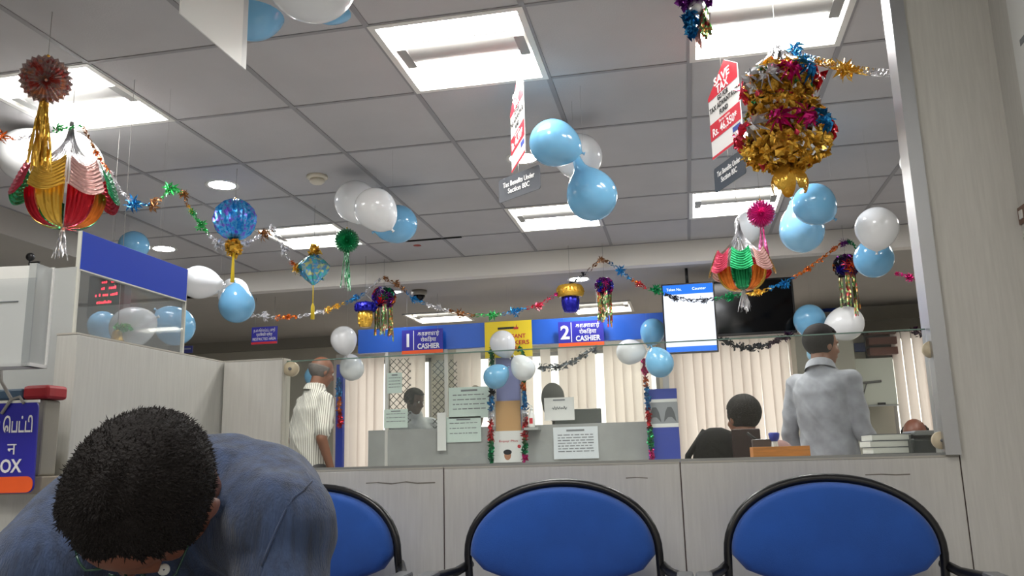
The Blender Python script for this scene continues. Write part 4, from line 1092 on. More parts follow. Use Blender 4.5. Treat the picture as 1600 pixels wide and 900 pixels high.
for nm, M_, nn in (('silver_glints', SILV, 150), ('pink_glints', PINK, 70), ('green_glints', GREEN, 50)):
    a = MB()
    for zc_, rad in ((s1*52, (s1*52, s1*52, s1*41)), (s1*2, (s1*57, s1*57, s1*35)), (-s1*46, (s1*65, s1*65, s1*35))): petals(a, None, 0, nn//3, s1*7, rg, ((0, 0, zc_), rad))
    tag(a.build(nm, r, M_), nm.replace('_', ' '), None, None, 'stuff')
a = MB()
for k in range(5):
    an = 2*PI*k/5+.3; vs = []
    for i in range(7):
        t = i/6
        for j in range(6):
            s = j/5-.5; w_ = math.sin(PI*(.16+.70*t))*s1*13
            rr_ = s1*(6+20*math.sin(t*PI*.62)); vs.append((rr_*math.cos(an)-s*2*w_*math.sin(an), rr_*math.sin(an)+s*2*w_*math.cos(an), -s1*(76+46*t)+abs(s)*s1*4))
    a.add(vs, [(i*6+j, i*6+j+1, (i+1)*6+j+1, (i+1)*6+j) for i in range(6) for j in range(5)], True)
a.build('bottom_bell', r, GOLD)['label'] = 'gold foil bell of petals'
a = MB(); strands(a, (0, 0, s1*122), 60, s1*42, s1*40, s1*5, rg, 1.2, top_r=s1*4); a.build('silver_crown', r, SILV)['label'] = 'silver foil crown'
hang_string(r, s1*90)

def multi(lab, px, py, rpx, Y, legs, tl, seed, cols_=None):
    P = at(px, py, Y); s1 = size(1, P); rg = random.Random(seed)
    r = root('hanging_foil_lantern', lab, 'lantern', P, None, 'tasselled multicolour lanterns')
    cs = cols_ or [PURP, NAVY, ORANGE, SILV, PURP, GREEN, RED, NAVY]
    a = MB(); a.sphere((0, 0, 0), (rpx*s1*.8, rpx*s1*.8, rpx*s1*.9), 16, 10); a.build('core', r, foil('dark_purple', (54, 26, 72)))
    for k, M in enumerate(cs):
        for q in range(5):
            a = MB(); an = rg.uniform(0, 2*PI); z = rg.uniform(-.8, .9); h_ = math.sqrt(1-z*z); d = V((h_*math.cos(an), h_*math.sin(an), z))
            rosette(a, d*rpx*s1*.85, d, rpx*s1*.5, 7, rg)
            o = a.build('pinwheel', r, M); o['label'] = M.name.replace('_', ' ')+' pinwheel'
    for k in range(legs):
        an = 2*PI*k/legs+.4; M = [foil('red_green', (190, 60, 70), c2=[(90, 180, 110), (226, 150, 90)]), foil('rose_green', (200, 110, 110), c2=[(110, 190, 130), (220, 190, 150)])][k % 2]
        L = tl*s1*(.8 if k else 1.0)
        tassel_part(r, M, (rpx*s1*.55*math.cos(an), rpx*s1*.55*math.sin(an), -rpx*s1*.6), 12, L, s1*5.5, s1*2.4, seed+k, top_r=s1*2.5)
    hang_string(r, rpx*s1)
multi('purple multicolour lantern with tassels hanging left of cashier sign 1', 600, 465, 19, 6.25, 4, 62, 31)
multi('purple and red multicolour lantern with tassels above cashier sign 2', 944, 447, 15, 6.25, 4, 60, 32, [PURP, NAVY, MAG, SILV, PURP, RED, GREEN, NAVY])
multi('dark multicolour lantern with three tassels near the tall laminate wall', 1322, 416, 20, 6.25, 3, 68, 33, [DARK, RED, PURP, ORANGE, NAVY, DARK])
P = at(1088, -6, 2.75); s1 = size(1, P); rg = random.Random(9)
r = root('hanging_foil_lantern', 'blue and rose foil lantern cut off by the top edge of the photo', 'lantern', P, None, 'tasselled multicolour lanterns')
a = MB(); petals(a, None, 0, 160, s1*9, rg, ((0, 0, 0), (s1*26, s1*26, s1*16))); a.build('crown', r, PURP)
a = MB(); petals(a, [(-s1*12, 0, -s1*28), (-s1*10, 0, -s1*64)], s1*11, 110, s1*8, rg); a.build('blue_streamer', r, BLUE)['label'] = 'crumpled blue foil streamer'
tassel_part(r, foil('red_green', (190, 60, 70)), (s1*8, 0, -s1*10), 18, s1*66, s1*14, s1*5, 3, label='red and green tassel')
tassel_part(r, ROSE, (0, 0, -s1*50), 8, s1*38, s1*8, s1*4, 4, label='rose tassel')
a = MB(); a.sphere((0, 0, -s1*18), (s1*14, s1*14, s1*14), 12, 8); a.build('core', r, SILV)
hang_string(r, 0)

def cup(lab, px, py, Y, wu, wl, hu, hl, MU, ML, seed, gather):
    P = at(px, py, Y); s1 = size(1, P); rg = random.Random(seed)
    r = root('hanging_foil_cup', lab, 'lantern', P, None, 'blue and gold foil cups')
    a = MB(); n = 20; a.lathe([(wu*s1*.42, hu*s1), (wu*s1*.5, hu*s1*.7), (wu*s1*.5, hu*s1*.2), (wu*s1*.44, 0)], 40, None, True, lambda an, z: 1+.08*math.cos(an*20)); petals(a, None, 0, 120, s1*4, rg, ((0, 0, hu*s1*.5), (wu*s1*.5, wu*s1*.5, hu*s1*.5)))
    o = a.build('upper_frill', r, MU); o['label'] = MU.name.replace('_', ' ')+' frill'
    a = MB(); a.lathe([(wl*s1*.5, 0), (wl*s1*.52, -hl*s1*.25), (wl*s1*.47, -hl*s1*.7), (wl*s1*.38, -hl*s1*.95), (wl*s1*.1, -hl*s1)], 36, None, True, lambda an, z: 1+.07*math.cos(an*9)); petals(a, None, 0, 40, s1*4, rg, ((0, 0, -hl*s1*.45), (wl*s1*.48, wl*s1*.48, hl*s1*.4)))
    o = a.build('lower_cup', r, ML); o['label'] = ML.name.replace('_', ' ')+' cup'
    for k in range(3):
        an = 2*PI*k/3; a = MB(); a.tube([(wu*s1*.45*math.cos(an), wu*s1*.45*math.sin(an), hu*s1), (0, 0, (hu+gather)*s1)], .0012, 5); a.build('cord', r, thread)
    hang_string(r, (hu+gather)*s1)
cup('foil cup with blue frill over a gold bulge beside the purple lantern', 571, 487, 6.1, 32, 22, 14, 25, NAVY, GOLD, 1, 14)
cup('foil cup with gold frill over a blue cup near the lower downlight', 891, 464, 6.25, 40, 26, 18, 25, GOLD, NAVY, 2, 8)
# gold bell behind the acrylic screen
P = at(183, 524, 2.9); s1 = size(1, P); r = root('hanging_bell', 'small gold foil bell with green glints behind the acrylic screen', 'bell', P)
a = MB(); a.lathe([(s1*3, s1*9), (s1*7, s1*5), (s1*9, -s1*6), (s1*12, -s1*10)], 16); a.build('bell', r, GOLD); a = MB(); rg = random.Random(2)
petals(a, None, 0, 26, s1*6, rg, ((s1*8, 0, s1*12), (s1*14, s1*6, s1*5))); a.build('green_petals', r, LIME); hang_string(r, s1*9)

# ================================================================== GARLANDS
def garland(lab, nodes, seed, rpx=11, thin=2.3, name='hanging_garland', grp='foil garlands', dens=.55):
    """nodes: (px, py, Y, foil, flower?) - each segment between nodes is its own foil strip, flowers sit at the nodes"""
    rg = random.Random(seed); P0 = at(*nodes[0][:3]); r = root(name, lab, 'garland', P0, None, grp)
    pts = [at(*q[:3])-P0 for q in nodes]
    for k in range(len(nodes)-1):
        a_, b_ = pts[k], pts[k+1]; s1 = size(1, a_+P0); L = (b_-a_).length; M = nodes[k][3]
        mb = MB(); d = (b_-a_).normalized(); u = d.orthogonal().normalized(); w = d.cross(u)
        n_ = max(4, int(L/(s1*4)))
        for ph in (0, PI):       # two ribbons winding about each other like a foil net
            vs = []; m_ = n_*3
            for i in range(m_+1):
                t = i/m_; an = ph+t*n_*1.3; c_ = a_.lerp(b_, t)+(u*math.cos(an)+w*math.sin(an))*s1*thin; e = (d*.7+u*math.sin(an*1.7)*.6+w*math.cos(an*1.3)*.6)*s1*1.3
                vs += [c_-e, c_+e]
            mb.add(vs, [(2*i, 2*i+1, 2*i+3, 2*i+2) for i in range(m_)])
        petals(mb, [a_, b_], s1*thin*1.2, int(n_*2.2*dens), s1*3.0, rg)
        fl = nodes[k][4] if len(nodes[k]) > 4 else 0
        if fl:
            for q in range(5): rosette(mb, a_+V((rg.uniform(-1, 1), rg.uniform(-1, 1), rg.uniform(-1, 1)))*s1*rpx*.4*fl, V((rg.uniform(-1, 1), -1, rg.uniform(-1, 1))), s1*rpx*fl*.95, 6, rg)
        o = mb.build('foil_strip', r, M); o['label'] = M.name.replace('_', ' ')+' strip'
    return r
garland('foil garland from the left basket lantern to the small diamond lantern', [
    (-30, 224, 2.55, ORANGE, 1), (0, 214, 2.55, ORANGE, 1), (26, 217, 2.6, SILV), (92, 203, 2.65, LIME, .8), (128, 196, 2.7, BROWN), (150, 238, 2.9, ORANGE, .5), (172, 272, 3.1, SILV, .6), (188, 298, 3.2, SILV),
    (209, 318, 3.3, BLUE, 1.1), (238, 320, 3.4, BROWN, .95), (253, 310, 3.45, LIME), (266, 296, 3.5, LIME, 1), (287, 303, 3.6, BROWN, .8), (293, 322, 3.65, GOLD),
    (300, 332, 3.7, LIME, .6), (314, 352, 3.8, LIME, .7), (326, 366, 3.9, SILV), (342, 382, 4.1, SILV, .9), (386, 380, 4.25, SILV, .5), (411, 366, 4.4, BROWN, 1), (427, 358, 4.5, SILV, .6),
    (444, 392, 4.6, SILV, .7), (456, 411, 4.65, ORANGE, .4), (464, 419, 4.7, GOLD, .8), (476, 421, 4.72, GOLD)], 41, 12)
garland('foil garland along the ceiling step left of the purple lantern', [
    (392, 492, 6.0, SILV, .6), (414, 494, 6.0, SILV, .9), (434, 497, 6.05, ORANGE, .6), (450, 495, 6.05, ORANGE, .6), (465, 495, 6.1, SILV), (497, 488, 6.15, SILV, .4), (512, 484, 6.15, GOLD, .7), (526, 478, 6.15, GOLD, .6),
    (538, 474, 6.2, BLUE), (556, 466, 6.2, BLUE, .7), (571, 458, 6.22, SILV), (594, 436, 6.24, BROWN, .4)], 42, 9)
garland('foil garland swinging between the two purple tasselled lanterns', [
    (602, 436, 6.24, BROWN, .6), (620, 444, 6.24, BROWN, .7), (636, 456, 6.2, BLUE), (648, 468, 6.2, BLUE, .8), (664, 474, 6.2, SILV), (684, 481, 6.15, SILV, .7), (704, 487, 6.15, BROWN, .5), (720, 490, 6.15, BROWN, .9),
    (742, 493, 6.15, LIME), (768, 492, 6.15, LIME, 1), (784, 491, 6.15, BLUE), (804, 487, 6.15, BLUE, .9), (822, 482, 6.2, PINK), (842, 477, 6.2, PINK, .9), (860, 466, 6.2, MAG), (872, 458, 6.2, DARK), (920, 423, 6.24, BROWN), (936, 408, 6.24, BROWN, .7)], 43, 9)
garland('foil garland running past the token screen and television to the dark lantern', [
    (940, 406, 6.24, BROWN, .7), (953, 410, 6.24, BLUE), (970, 424, 6.22, BLUE, 1), (986, 436, 6.2, ORANGE), (998, 444, 6.2, RED, .6), (1012, 451, 6.15, GREEN), (1024, 454, 6.1, GREEN, 1), (1036, 459, 6.05, DARK), (1055, 465, 6.0, DARK, .7), (1080, 470, 6.0, DARK), (1100, 469, 6.0, DARK, .6), (1116, 467, 6.0, GREEN),
    (1140, 463, 6.0, GREEN, 1), (1160, 461, 6.05, GOLD), (1184, 458, 6.1, GOLD, .9), (1205, 450, 6.1, BLUE, .5), (1225, 443, 6.15, BLUE, .9), (1240, 434, 6.2, ORANGE, .4), (1262, 420, 6.2, ORANGE, .7), (1285, 404, 6.22, ORANGE), (1304, 389, 6.24, ORANGE, .6), (1318, 379, 6.26, PURP, .8), (1328, 378, 6.26, GREEN, .6), (1345, 392, 6.26, BROWN)], 44, 9)
garland('thin magenta foil garland at the aluminium edge of the tall wall', [(1402, 427, 5.6, MAG, .5), (1420, 433, 5.6, MAG, .9), (1438, 440, 5.6, MAG), (1462, 452, 5.6, MAG)], 45, 9)
garland('foil garland running from the gold tiered lantern to the tall wall', [
    (1240, 80, 2.85, BLUE, 1.1), (1258, 90, 2.8, BLUE, .5), (1278, 95, 2.75, GOLD, .5), (1300, 101, 2.7, GOLD, .5), (1318, 105, 2.65, GOLD, 1.5), (1340, 109, 2.6, GOLD, .5), (1362, 112, 2.55, SILV, .3), (1400, 115, 2.45, SILV), (1425, 117, 2.35, SILV)], 46, 13, 6)
# dark swags below the television and on the booth glass
def tinsel(lab, nodes, seed, rpx, n, name='hanging_tinsel', grp='tinsel garlands'):
    rg = random.Random(seed); P0 = at(*nodes[0][:3]); r = root(name, lab, 'garland', P0, None, grp); pts = [at(*q[:3])-P0 for q in nodes]
    for k in range(len(pts)-1):
        s1 = size(1, pts[k]+P0); mb = MB(); L = (pts[k+1]-pts[k]).length
        petals(mb, [pts[k], pts[k+1]], s1*rpx, max(8, int(n*L/s1/10)), s1*3.6, rg)
        mb.tube([pts[k], pts[k+1]], s1*1.2, 5)
        o = mb.build('tinsel_length', r, nodes[k][3]); o['label'] = nodes[k][3].name.replace('_', ' ')+' length'
    return r
DKB = foil('dark_blue_foil', (34, 44, 62)); DKP = foil('dark_plum_foil', (66, 34, 66)); GRS = foil('grey_foil', (120, 126, 130), .35)
tinsel('dark tinsel swag draped just below the television', [(1122, 529, 6.7, DKB), (1140, 537, 6.7, DKB), (1160, 544, 6.7, DKB), (1185, 543, 6.7, DKB), (1203, 537, 6.7, DKP), (1225, 528, 6.7, DKP), (1240, 521, 6.7, DKP)], 51, 7, 16)
tinsel('grey tinsel swag on the booth glass under cashier sign 2', [(843, 574, 6.9, GRS), (870, 574, 6.9, GRS), (893, 567, 6.9, GRS), (910, 556, 6.9, GRS), (932, 543, 6.9, GRS)], 52, 7, 14)
tinsel('plum tinsel scrap at the top corner of the far right window', [(1425, 514, 8.6, DKP), (1438, 522, 8.6, DKP), (1452, 526, 8.6, DKP)], 53, 7, 16)
YG = 6.93
tinsel('tinsel garland on the left edge of the booth pillar', [(769, 545, YG, GREEN), (768, 592, YG, DARK), (768, 622, YG, BLUE), (767, 642, YG, SILV), (767, 655, YG, RED), (767, 690, YG, GREEN), (767, 722, YG, DARK)], 54, 4.5, 22)
tinsel('tinsel garland on the right edge of the booth pillar', [(815, 545, YG, GREEN), (818, 598, YG, ORANGE), (819, 612, YG, BLUE), (820, 640, YG, SILV), (820, 655, YG, RED), (820, 688, YG, GREEN), (820, 710, YG, MAG), (820, 722, YG, MAG)], 55, 5, 22)
tinsel('tinsel garland at the right end of the booth under the blue balloons', [(1006, 560, YG-.09, MAG), (1008, 590, YG-.09, ORANGE), (1010, 603, YG-.09, BLUE), (1012, 640, YG-.09, RED), (1015, 668, YG-.09, GREEN), (1018, 703, YG-.09, MAG), (1019, 722, YG-.09, MAG)], 56, 4.5, 22)
tinsel('orange and blue tinsel on the left post of the booth', [(529, 590, YG, BLUE), (530, 620, YG, ORANGE), (530, 645, YG, RED), (531, 668, YG, BLUE)], 57, 4.5, 18)

# ================================================================== PEOPLE
def ico(mb, c, r, rot=None, nu=14, nv=9): mb.sphere(c, r, nu, nv, rot)
def limb(mb, p0, p1, r0, r1, n=14):
    mb.tube([p0, p1], [r0, r1], n); ico(mb, p0, r0); ico(mb, p1, r1)
def chain(mb, pts, rs):
    for i in range(len(pts)-1): limb(mb, pts[i], pts[i+1], rs[i], rs[i+1])
def fuse(name, mb, parent, M, vox=.006, smooth=6, fac=.5, folds=0):
    """one continuous skin over the joined volumes"""
    me = bpy.data.meshes.new('tmp'); me.from_pydata(mb.v, [], mb.f)
    bm = bmesh.new(); bm.from_mesh(me); bmesh.ops.remove_doubles(bm, verts=bm.verts, dist=1e-6); bmesh.ops.recalc_face_normals(bm, faces=bm.faces); bm.to_mesh(me); bm.free()
    o = bpy.data.objects.new('tmp', me); COL.objects.link(o)
    md = o.modifiers.new('r', 'REMESH'); md.mode = 'VOXEL'; md.voxel_size = vox
    sm = o.modifiers.new('s', 'SMOOTH'); sm.iterations = smooth; sm.factor = fac
    bpy.context.view_layer.update()
    m2 = bpy.data.meshes.new_from_object(o.evaluated_get(bpy.context.evaluated_depsgraph_get())); m2.name = name
    bpy.data.objects.remove(o)
    if folds:                     # soft creases of worn cloth
        nn = [v.normal.copy() for v in m2.vertices]
        for v, n_ in zip(m2.vertices, nn):
            p = v.co; q = V((p.x*9+p.z*5, p.y*9-p.z*4, p.z*4.5+p.x*3)); k = mnoise.noise(q); k2 = mnoise.noise(q*2.3+V((5, 1, 2)))
            v.co = p+n_*folds*((1-abs(k)*2.2)*.8+k2*.5)
    m2.materials.clear(); m2.materials.append(M); m2.polygons.foreach_set('use_smooth', [True]*len(m2.polygons))
    r = bpy.data.objects.new(name, m2); COL.objects.link(r); r.parent = parent; return r
def frame(fw, up):
    f = V(fw).normalized(); u = V(up); u = (u-f*u.dot(f)).normalized(); x = f.cross(u)
    return Matrix((x, f, u)).transposed()        # columns: right, forward, up
def head_shapes(mb, C, B_, s=1.0):
    def L(x, y, z): return C+B_ @ (V((x, y, z))*s)
    ico(mb, L(0, -.012, .03), (.076*s, .096*s, .088*s), B_, 20, 14)
    ico(mb, L(0, .025, -.03), (.063*s, .068*s, .085*s), B_, 18, 12)
    ico(mb, L(0, .040, -.088), (.044*s, .042*s, .036*s), B_)
    limb(mb, L(0, .088, .012), L(0, .106, -.028), .009*s, .014*s, 8)
    ico(mb, L(0, .100, -.036), (.018*s, .010*s, .009*s), B_, 10, 6)
    for e in (-1, 1):
        ico(mb, L(e*.077, -.008, -.012), (.009*s, .019*s, .031*s), B_, 10, 8)
        limb(mb, L(e*.015, .083, .022), L(e*.05, .070, .020), .010*s, .008*s, 8)
        ico(mb, L(e*.04, .060, -.03), (.022*s, .022*s, .022*s), B_, 10, 8)
    for dz in (-.062, -.070): limb(mb, L(-.018, .084, dz), L(.018, .084, dz), .0065*s, .0065*s, 8)
def eyes(parent, C, B_, s, white_, dark_):
    for e in (-1, 1):
        a = MB(); a.use(white_); a.sphere(C+B_ @ (V((e*.030, .078, .004))*s), .0115*s, 12, 8)
        a.use(dark_); a.sphere(C+B_ @ (V((e*.030, .0865, .003))*s), .0055*s, 10, 6); a.build('eye', parent)
def hair_cap(parent, C, B_, s, M, keep, grow=.012, seed=1, name='hair', bump_=.006):
    """hair volume over the skull where keep(local point) holds"""
    a = MB(); a.sphere((0, 0, 0), (1, 1, 1), 48, 32)
    vs = []
    for v in a.v:
        p = V(v); q = V((p.x*(.079+grow), p.y*(.099+grow)-.012, p.z*(.090+grow)+.03))
        if p.z < 0: q.x *= 1-.06*abs(p.z)
        q *= 1+bump_*8*(mnoise.noise(q*60+V((seed, 0, 0)))*.25)
        vs.append(q)
    ok = [keep(q) for q in vs]; fs = [f for f in a.f if all(ok[i] for i in f)]
    used = sorted({i for f in fs for i in f}); mp = {i: k for k, i in enumerate(used)}
    mb = MB(); mb.add([C+B_ @ (vs[i]*s) for i in used], [tuple(mp[i] for i in f) for f in fs], True)
    o = mb.build(name, parent, M)
    md = o.modifiers.new('t', 'SOLIDIFY'); md.thickness = .012*s; md.offset = -1
    return o
def hand_shapes(mb, W, dirv, palm, side, s=1.0, curl=.5):
    """palm plus four bent fingers of unequal length and a thumb from the side of the palm"""
    d = V(dirv).normalized(); n_ = V(palm); n_ = (n_-d*n_.dot(d)).normalized(); x = d.cross(n_)*side
    for k in range(4): limb(mb, W+d*.012*s+x*(-.02+.0135*k)*s, W+d*.085*s+x*(-.030+.020*k)*s, .014*s, .0125*s, 8)
    ln = (.062, .078, .084, .074)
    for k in range(4):
        b = W+d*.088*s+x*(-.030+.020*k)*s; dd = d.copy(); seg = [.46, .31, .23]
        for q in range(3):
            dd = (dd+n_*curl*(.35+.25*q)).normalized(); e = b+dd*ln[k]*seg[q]*s; limb(mb, b, e, (.0092-.0008*q)*s, (.0085-.0008*q)*s, 8); b = e
    b = W+d*.03*s+x*.032*s; dd = (d*.6+x*.75+n_*.25).normalized()
    e = b+dd*.045*s; limb(mb, b, e, .013*s, .0105*s, 8); e2 = e+(dd*.6+d*.5+n_*.4).normalized()*.034*s; limb(mb, e, e2, .0105*s, .009*s, 8)
SHOE = mat('shoe_leather', (30, 26, 24), .4)
def person(lab, J, skin, shirt, trousers, hair=None, hs=None, s=1.0, sleeve='short', vox=.007, girth=1.0, eye=True, belly=0.0, collar=True, deep=1.0, extra=None):
    """J: joints in metres; one continuous body, clothing and hair as its children"""
    r = root('person', lab, 'person', (J['pelvis'].x, J['pelvis'].y, 0))
    off = V((J['pelvis'].x, J['pelvis'].y, 0)); J = {k: (v-off if isinstance(v, V) else v) for k, v in J.items()}
    B_ = J['headB']; C = J['head']; nb, ch, pv = J['neck'], J['chest'], J['pelvis']
    across = (J['shR']-J['shL']).normalized(); spine = (ch-pv).normalized(); front = across.cross(spine)
    T = Matrix((across, -front, spine)).transposed()
    sw = (J['shR']-J['shL']).length/2
    def torso(mb, e=0.0):
        mid = (ch+pv)/2; top = ch+spine*.125
        rings = [(pv-spine*.13, .60, .085), (pv-spine*.09, .82, .108), (pv+spine*.03, .87, .118), (mid, .80, .108), (ch-spine*.05, .88, .118), (ch+spine*.05, .96, .112), (top-spine*.01, .90, .088), (top.lerp(nb, .35), .62, .070), (top.lerp(nb, .7), .42, .060), (nb, .31, .056), (nb+(nb-top).normalized()*.03, .29, .054)]
        vs = []; n = 28
        for k, (c_, w_, d_) in enumerate(rings):
            b_ = belly if k == 3 else 0
            for q in range(n):
                a_ = 2*PI*q/n; cc, ss = math.cos(a_), math.sin(a_)
                vs.append(c_+across*(sw*w_*girth+e)*math.copysign(abs(cc)**.85, cc)+front*((d_*deep*girth+e)*math.copysign(abs(ss)**.85, ss)+b_))
        m_ = len(rings); fs = [(k*n+q, k*n+(q+1) % n, (k+1)*n+(q+1) % n, (k+1)*n+q) for k in range(m_-1) for q in range(n)]+[tuple(range(n))[::-1], tuple((m_-1)*n+q for q in range(n))]
        mb.add(vs, fs)
        for k in ('shL', 'shR'): limb(mb, ch.lerp(J[k], .4)+spine*.06, J[k], .055+e, .050*girth+e)
        for (p0_, p1_, a0_, a1_) in (extra or []): limb(mb, p0_-off, p1_-off, a0_+e, a1_+e)
    mb = MB(); head_shapes(mb, C, B_, s); limb(mb, nb-spine*.02, C-B_ @ V((0, .02, .05)), .056*s, .052*s); torso(mb)
    for q in 'LR':
        chain(mb, [J['sh'+q], J['el'+q], J['wr'+q]], [.050*girth, .040*girth, .026])
        sgn = 1 if q == 'R' else -1
        hd = J.get('hd'+q, (J['wr'+q]-J['el'+q])); hand_shapes(mb, J['wr'+q], hd, J.get('palm'+q, front), sgn, s, .55)
        chain(mb, [J['hip'+q], J['kn'+q], J['an'+q]], [.085*girth, .055, .038])
        f_ = V((J['toe'+q]-J['an'+q])); limb(mb, J['an'+q]-V((0, 0, .045)), J['toe'+q], .038, .030)
    fuse('body', mb, r, skin, vox, 5)
    # shirt
    mb = MB(); torso(mb, .014)
    for q in 'LR':
        if sleeve == 'short':
            e = J['sh'+q].lerp(J['el'+q], .78); chain(mb, [J['sh'+q], e], [.060*girth, .062*girth])
        else:
            e = J['el'+q].lerp(J['wr'+q], .93); chain(mb, [J['sh'+q], J['el'+q], e], [.060*girth, .050*girth, .038])
    so = fuse('shirt', mb, r, shirt, vox, 14, .5, .0075)
    if collar:
        a = MB(); q = V((0, 0, 1)).rotation_difference((C-B_ @ V((0, .02, .05))-nb).normalized()).to_matrix().to_4x4(); q.translation = nb
        a.lathe([(.072, -.035), (.066, .0), (.068, .022), (.080, .006), (.090, -.035)], 24, q, False); a.build('collar', so, shirt)
    # trousers
    mb = MB(); ico(mb, pv+spine*.0, (sw*.84*girth+.016, .125*girth*deep+.016, .11), T, 18, 12)
    for q in 'LR': chain(mb, [J['hip'+q], J['kn'+q], J['an'+q]+V((0, 0, .02))], [.10*girth, .07, .058])
    fuse('trousers', mb, r, trousers, vox*1.3, 4)
    for q in 'LR':
        mb = MB(); limb(mb, J['an'+q]-V((0, 0, .045)), J['toe'+q], .045, .036); fuse('shoe', mb, r, SHOE, .008, 3)
    if hair: hair_cap(r, C, B_, s, hair, hs or (lambda p: True))
    if eye: eyes(r, C, B_, s, mat('eye_white', (230, 228, 222), .2), mat('eye_dark', (24, 18, 16), .15))
    return r, C+off
def standing(x, y, headtop, yaw, sw=.19, lean=0.0, headyaw=None, headpitch=0.0, arms='down', h=None):
    """joints of an upright figure facing yaw (0 = away along +Y, 90 = to the right); everything scales with the head top height"""
    k = headtop/1.66; a = math.radians(yaw); f = V((math.sin(a), math.cos(a), 0)); rgt = V((math.cos(a), -math.sin(a), 0))
    def Pt(side, fo, z): return V((x, y, 0))+rgt*side*k+f*(fo*k+lean*max(0, z-.9))+V((0, 0, z*k))
    ha = math.radians(headyaw if headyaw is not None else yaw); hf = V((math.sin(ha), math.cos(ha), -headpitch)).normalized()
    J = dict(pelvis=Pt(0, 0, .90), chest=Pt(0, -.01, 1.22), neck=Pt(0, -.02, 1.425), head=Pt(0, .02, 1.54), headB=frame(hf, (0, 0, 1)))
    for q, sg in (('L', -1), ('R', 1)):
        J['sh'+q] = Pt(sg*sw*.98, -.01, 1.325); J['hip'+q] = Pt(sg*.085, 0, .86); J['kn'+q] = Pt(sg*.095, .02, .47); J['an'+q] = Pt(sg*.10, -.02, .085); J['toe'+q] = Pt(sg*.12, .13, .035)
        J['el'+q] = Pt(sg*(sw+.05), -.04, 1.06); J['wr'+q] = Pt(sg*(sw+.04), .06, .84); J['palm'+q] = -rgt*sg
        if arms == 'bent' or (arms == 'bentR' and q == 'R'):
            J['el'+q] = Pt(sg*(sw+.03), .02, 1.05); J['wr'+q] = Pt(sg*(sw-.02), .24, .98); J['palm'+q] = V((0, 0, -1))
    return J
def seated(x, y, headtop, yaw, seat=.46, sw=.19, headyaw=None, headpitch=.1):
    a = math.radians(yaw); f = V((math.sin(a), math.cos(a), 0)); rgt = V((math.cos(a), -math.sin(a), 0)); t = headtop
    def Pt(side, fo, z): return V((x, y, 0))+rgt*side+f*fo+V((0, 0, z))
    ha = math.radians(headyaw if headyaw is not None else yaw); hf = V((math.sin(ha), math.cos(ha), -headpitch)).normalized()
    pz = seat+.15; nz = t-.235
    J = dict(pelvis=Pt(0, 0, pz), chest=Pt(0, .02, nz-.20), neck=Pt(0, .03, nz), head=Pt(0, .06, t-.12), headB=frame(hf, (0, 0, 1)))
    for q, sg in (('L', -1), ('R', 1)):
        J['sh'+q] = Pt(sg*sw, .02, nz-.08); J['hip'+q] = Pt(sg*.09, .04, pz-.02); J['kn'+q] = Pt(sg*.11, .45, seat+.09); J['an'+q] = Pt(sg*.11, .42, .085); J['toe'+q] = Pt(sg*.12, .57, .035)
        J['el'+q] = Pt(sg*(sw+.05), .06, nz-.34); J['wr'+q] = Pt(sg*(sw-.02), .30, nz-.40); J['palm'+q] = V((0, 0, -1))
    return J
def cloth(name, c, stripe=None, w=60, bump=.3):
    M = mat(name, c, .9, bump=bump, bscale=400, vary=.10, vscale=14, sheen=.2)
    if stripe:
        nt = M.node_tree; b = nt.nodes['Principled BSDF']; tc = nt.nodes.new('ShaderNodeTexCoord'); mp = nt.nodes.new('ShaderNodeMapping')
        mp.inputs['Rotation'].default_value = (0, 0, math.radians(-8))
        wv = nt.nodes.new('ShaderNodeTexWave'); wv.inputs['Scale'].default_value = w; wv.inputs['Distortion'].default_value = 0; wv.inputs['Detail'].default_value = 1
        wv.inputs['Detail Scale'].default_value = .4
        r_ = nt.nodes.new('ShaderNodeValToRGB'); e = r_.color_ramp.elements; e[0].position = .0; e[0].color = lin(stripe); e[1].position = .42; e[1].color = lin(c)
        nt.links.new(tc.outputs['Object'], mp.inputs[0]); nt.links.new(mp.outputs[0], wv.inputs['Vector']); nt.links.new(wv.outputs[1], r_.inputs[0]); nt.links.new(r_.outputs[0], b.inputs['Base Color'])
    return M
SK1 = mat('skin_brown', (124, 80, 58), .5); SK2 = mat('skin_dark', (84, 56, 46), .5); SK3 = mat('skin_tan', (140, 98, 76), .5)
HB = mat('hair_black', (24, 20, 19), .6, bump=.5, bscale=260, spec=.15); HG = mat('hair_grey', (96, 90, 86), .6, bump=.6, bscale=160)
TR1 = cloth('trouser_grey', (70, 68, 70)); TR2 = cloth('trouser_navy', (38, 40, 54))
# man in the striped shirt
P = at(505, 640, 4.9)
P = at(492, 640, 6.2); J = standing(P.x-.03, 6.2, at(512, 553, 6.2).z, 40, .175, .10, headyaw=38, headpitch=.30)
person('balding man in a white striped shirt seen from behind through the left of the glass', J, SK1, cloth('striped_cotton', (226, 222, 212), (118, 112, 104), 20), TR1, HG,
       lambda p: p.z < .038 and p.y < .02 and p.z > -.075 and (p.y < -.0 or abs(p.x) > .06), 1.0, 'short', .007, 1.06, True, .03)
# man in the grey shirt
P = at(1288, 640, 4.3)
P = at(1290, 640, 5.2); J = standing(P.x+.0, 5.2, at(1285, 506, 5.2).z, 38, .165, .02, headyaw=62, headpitch=.06, arms='bentR')
person('man in a light grey shirt standing with his back turned at the right', J, SK3, cloth('grey_cotton', (150, 152, 160)), TR1, HB,
       lambda p: p.z > -.055 and (p.y < .02 or p.z > .07+.0*p.y) and not (p.z > .10 and p.y > .02 and abs(p.x) < .04), 1.0, 'long', .007, 1.0)
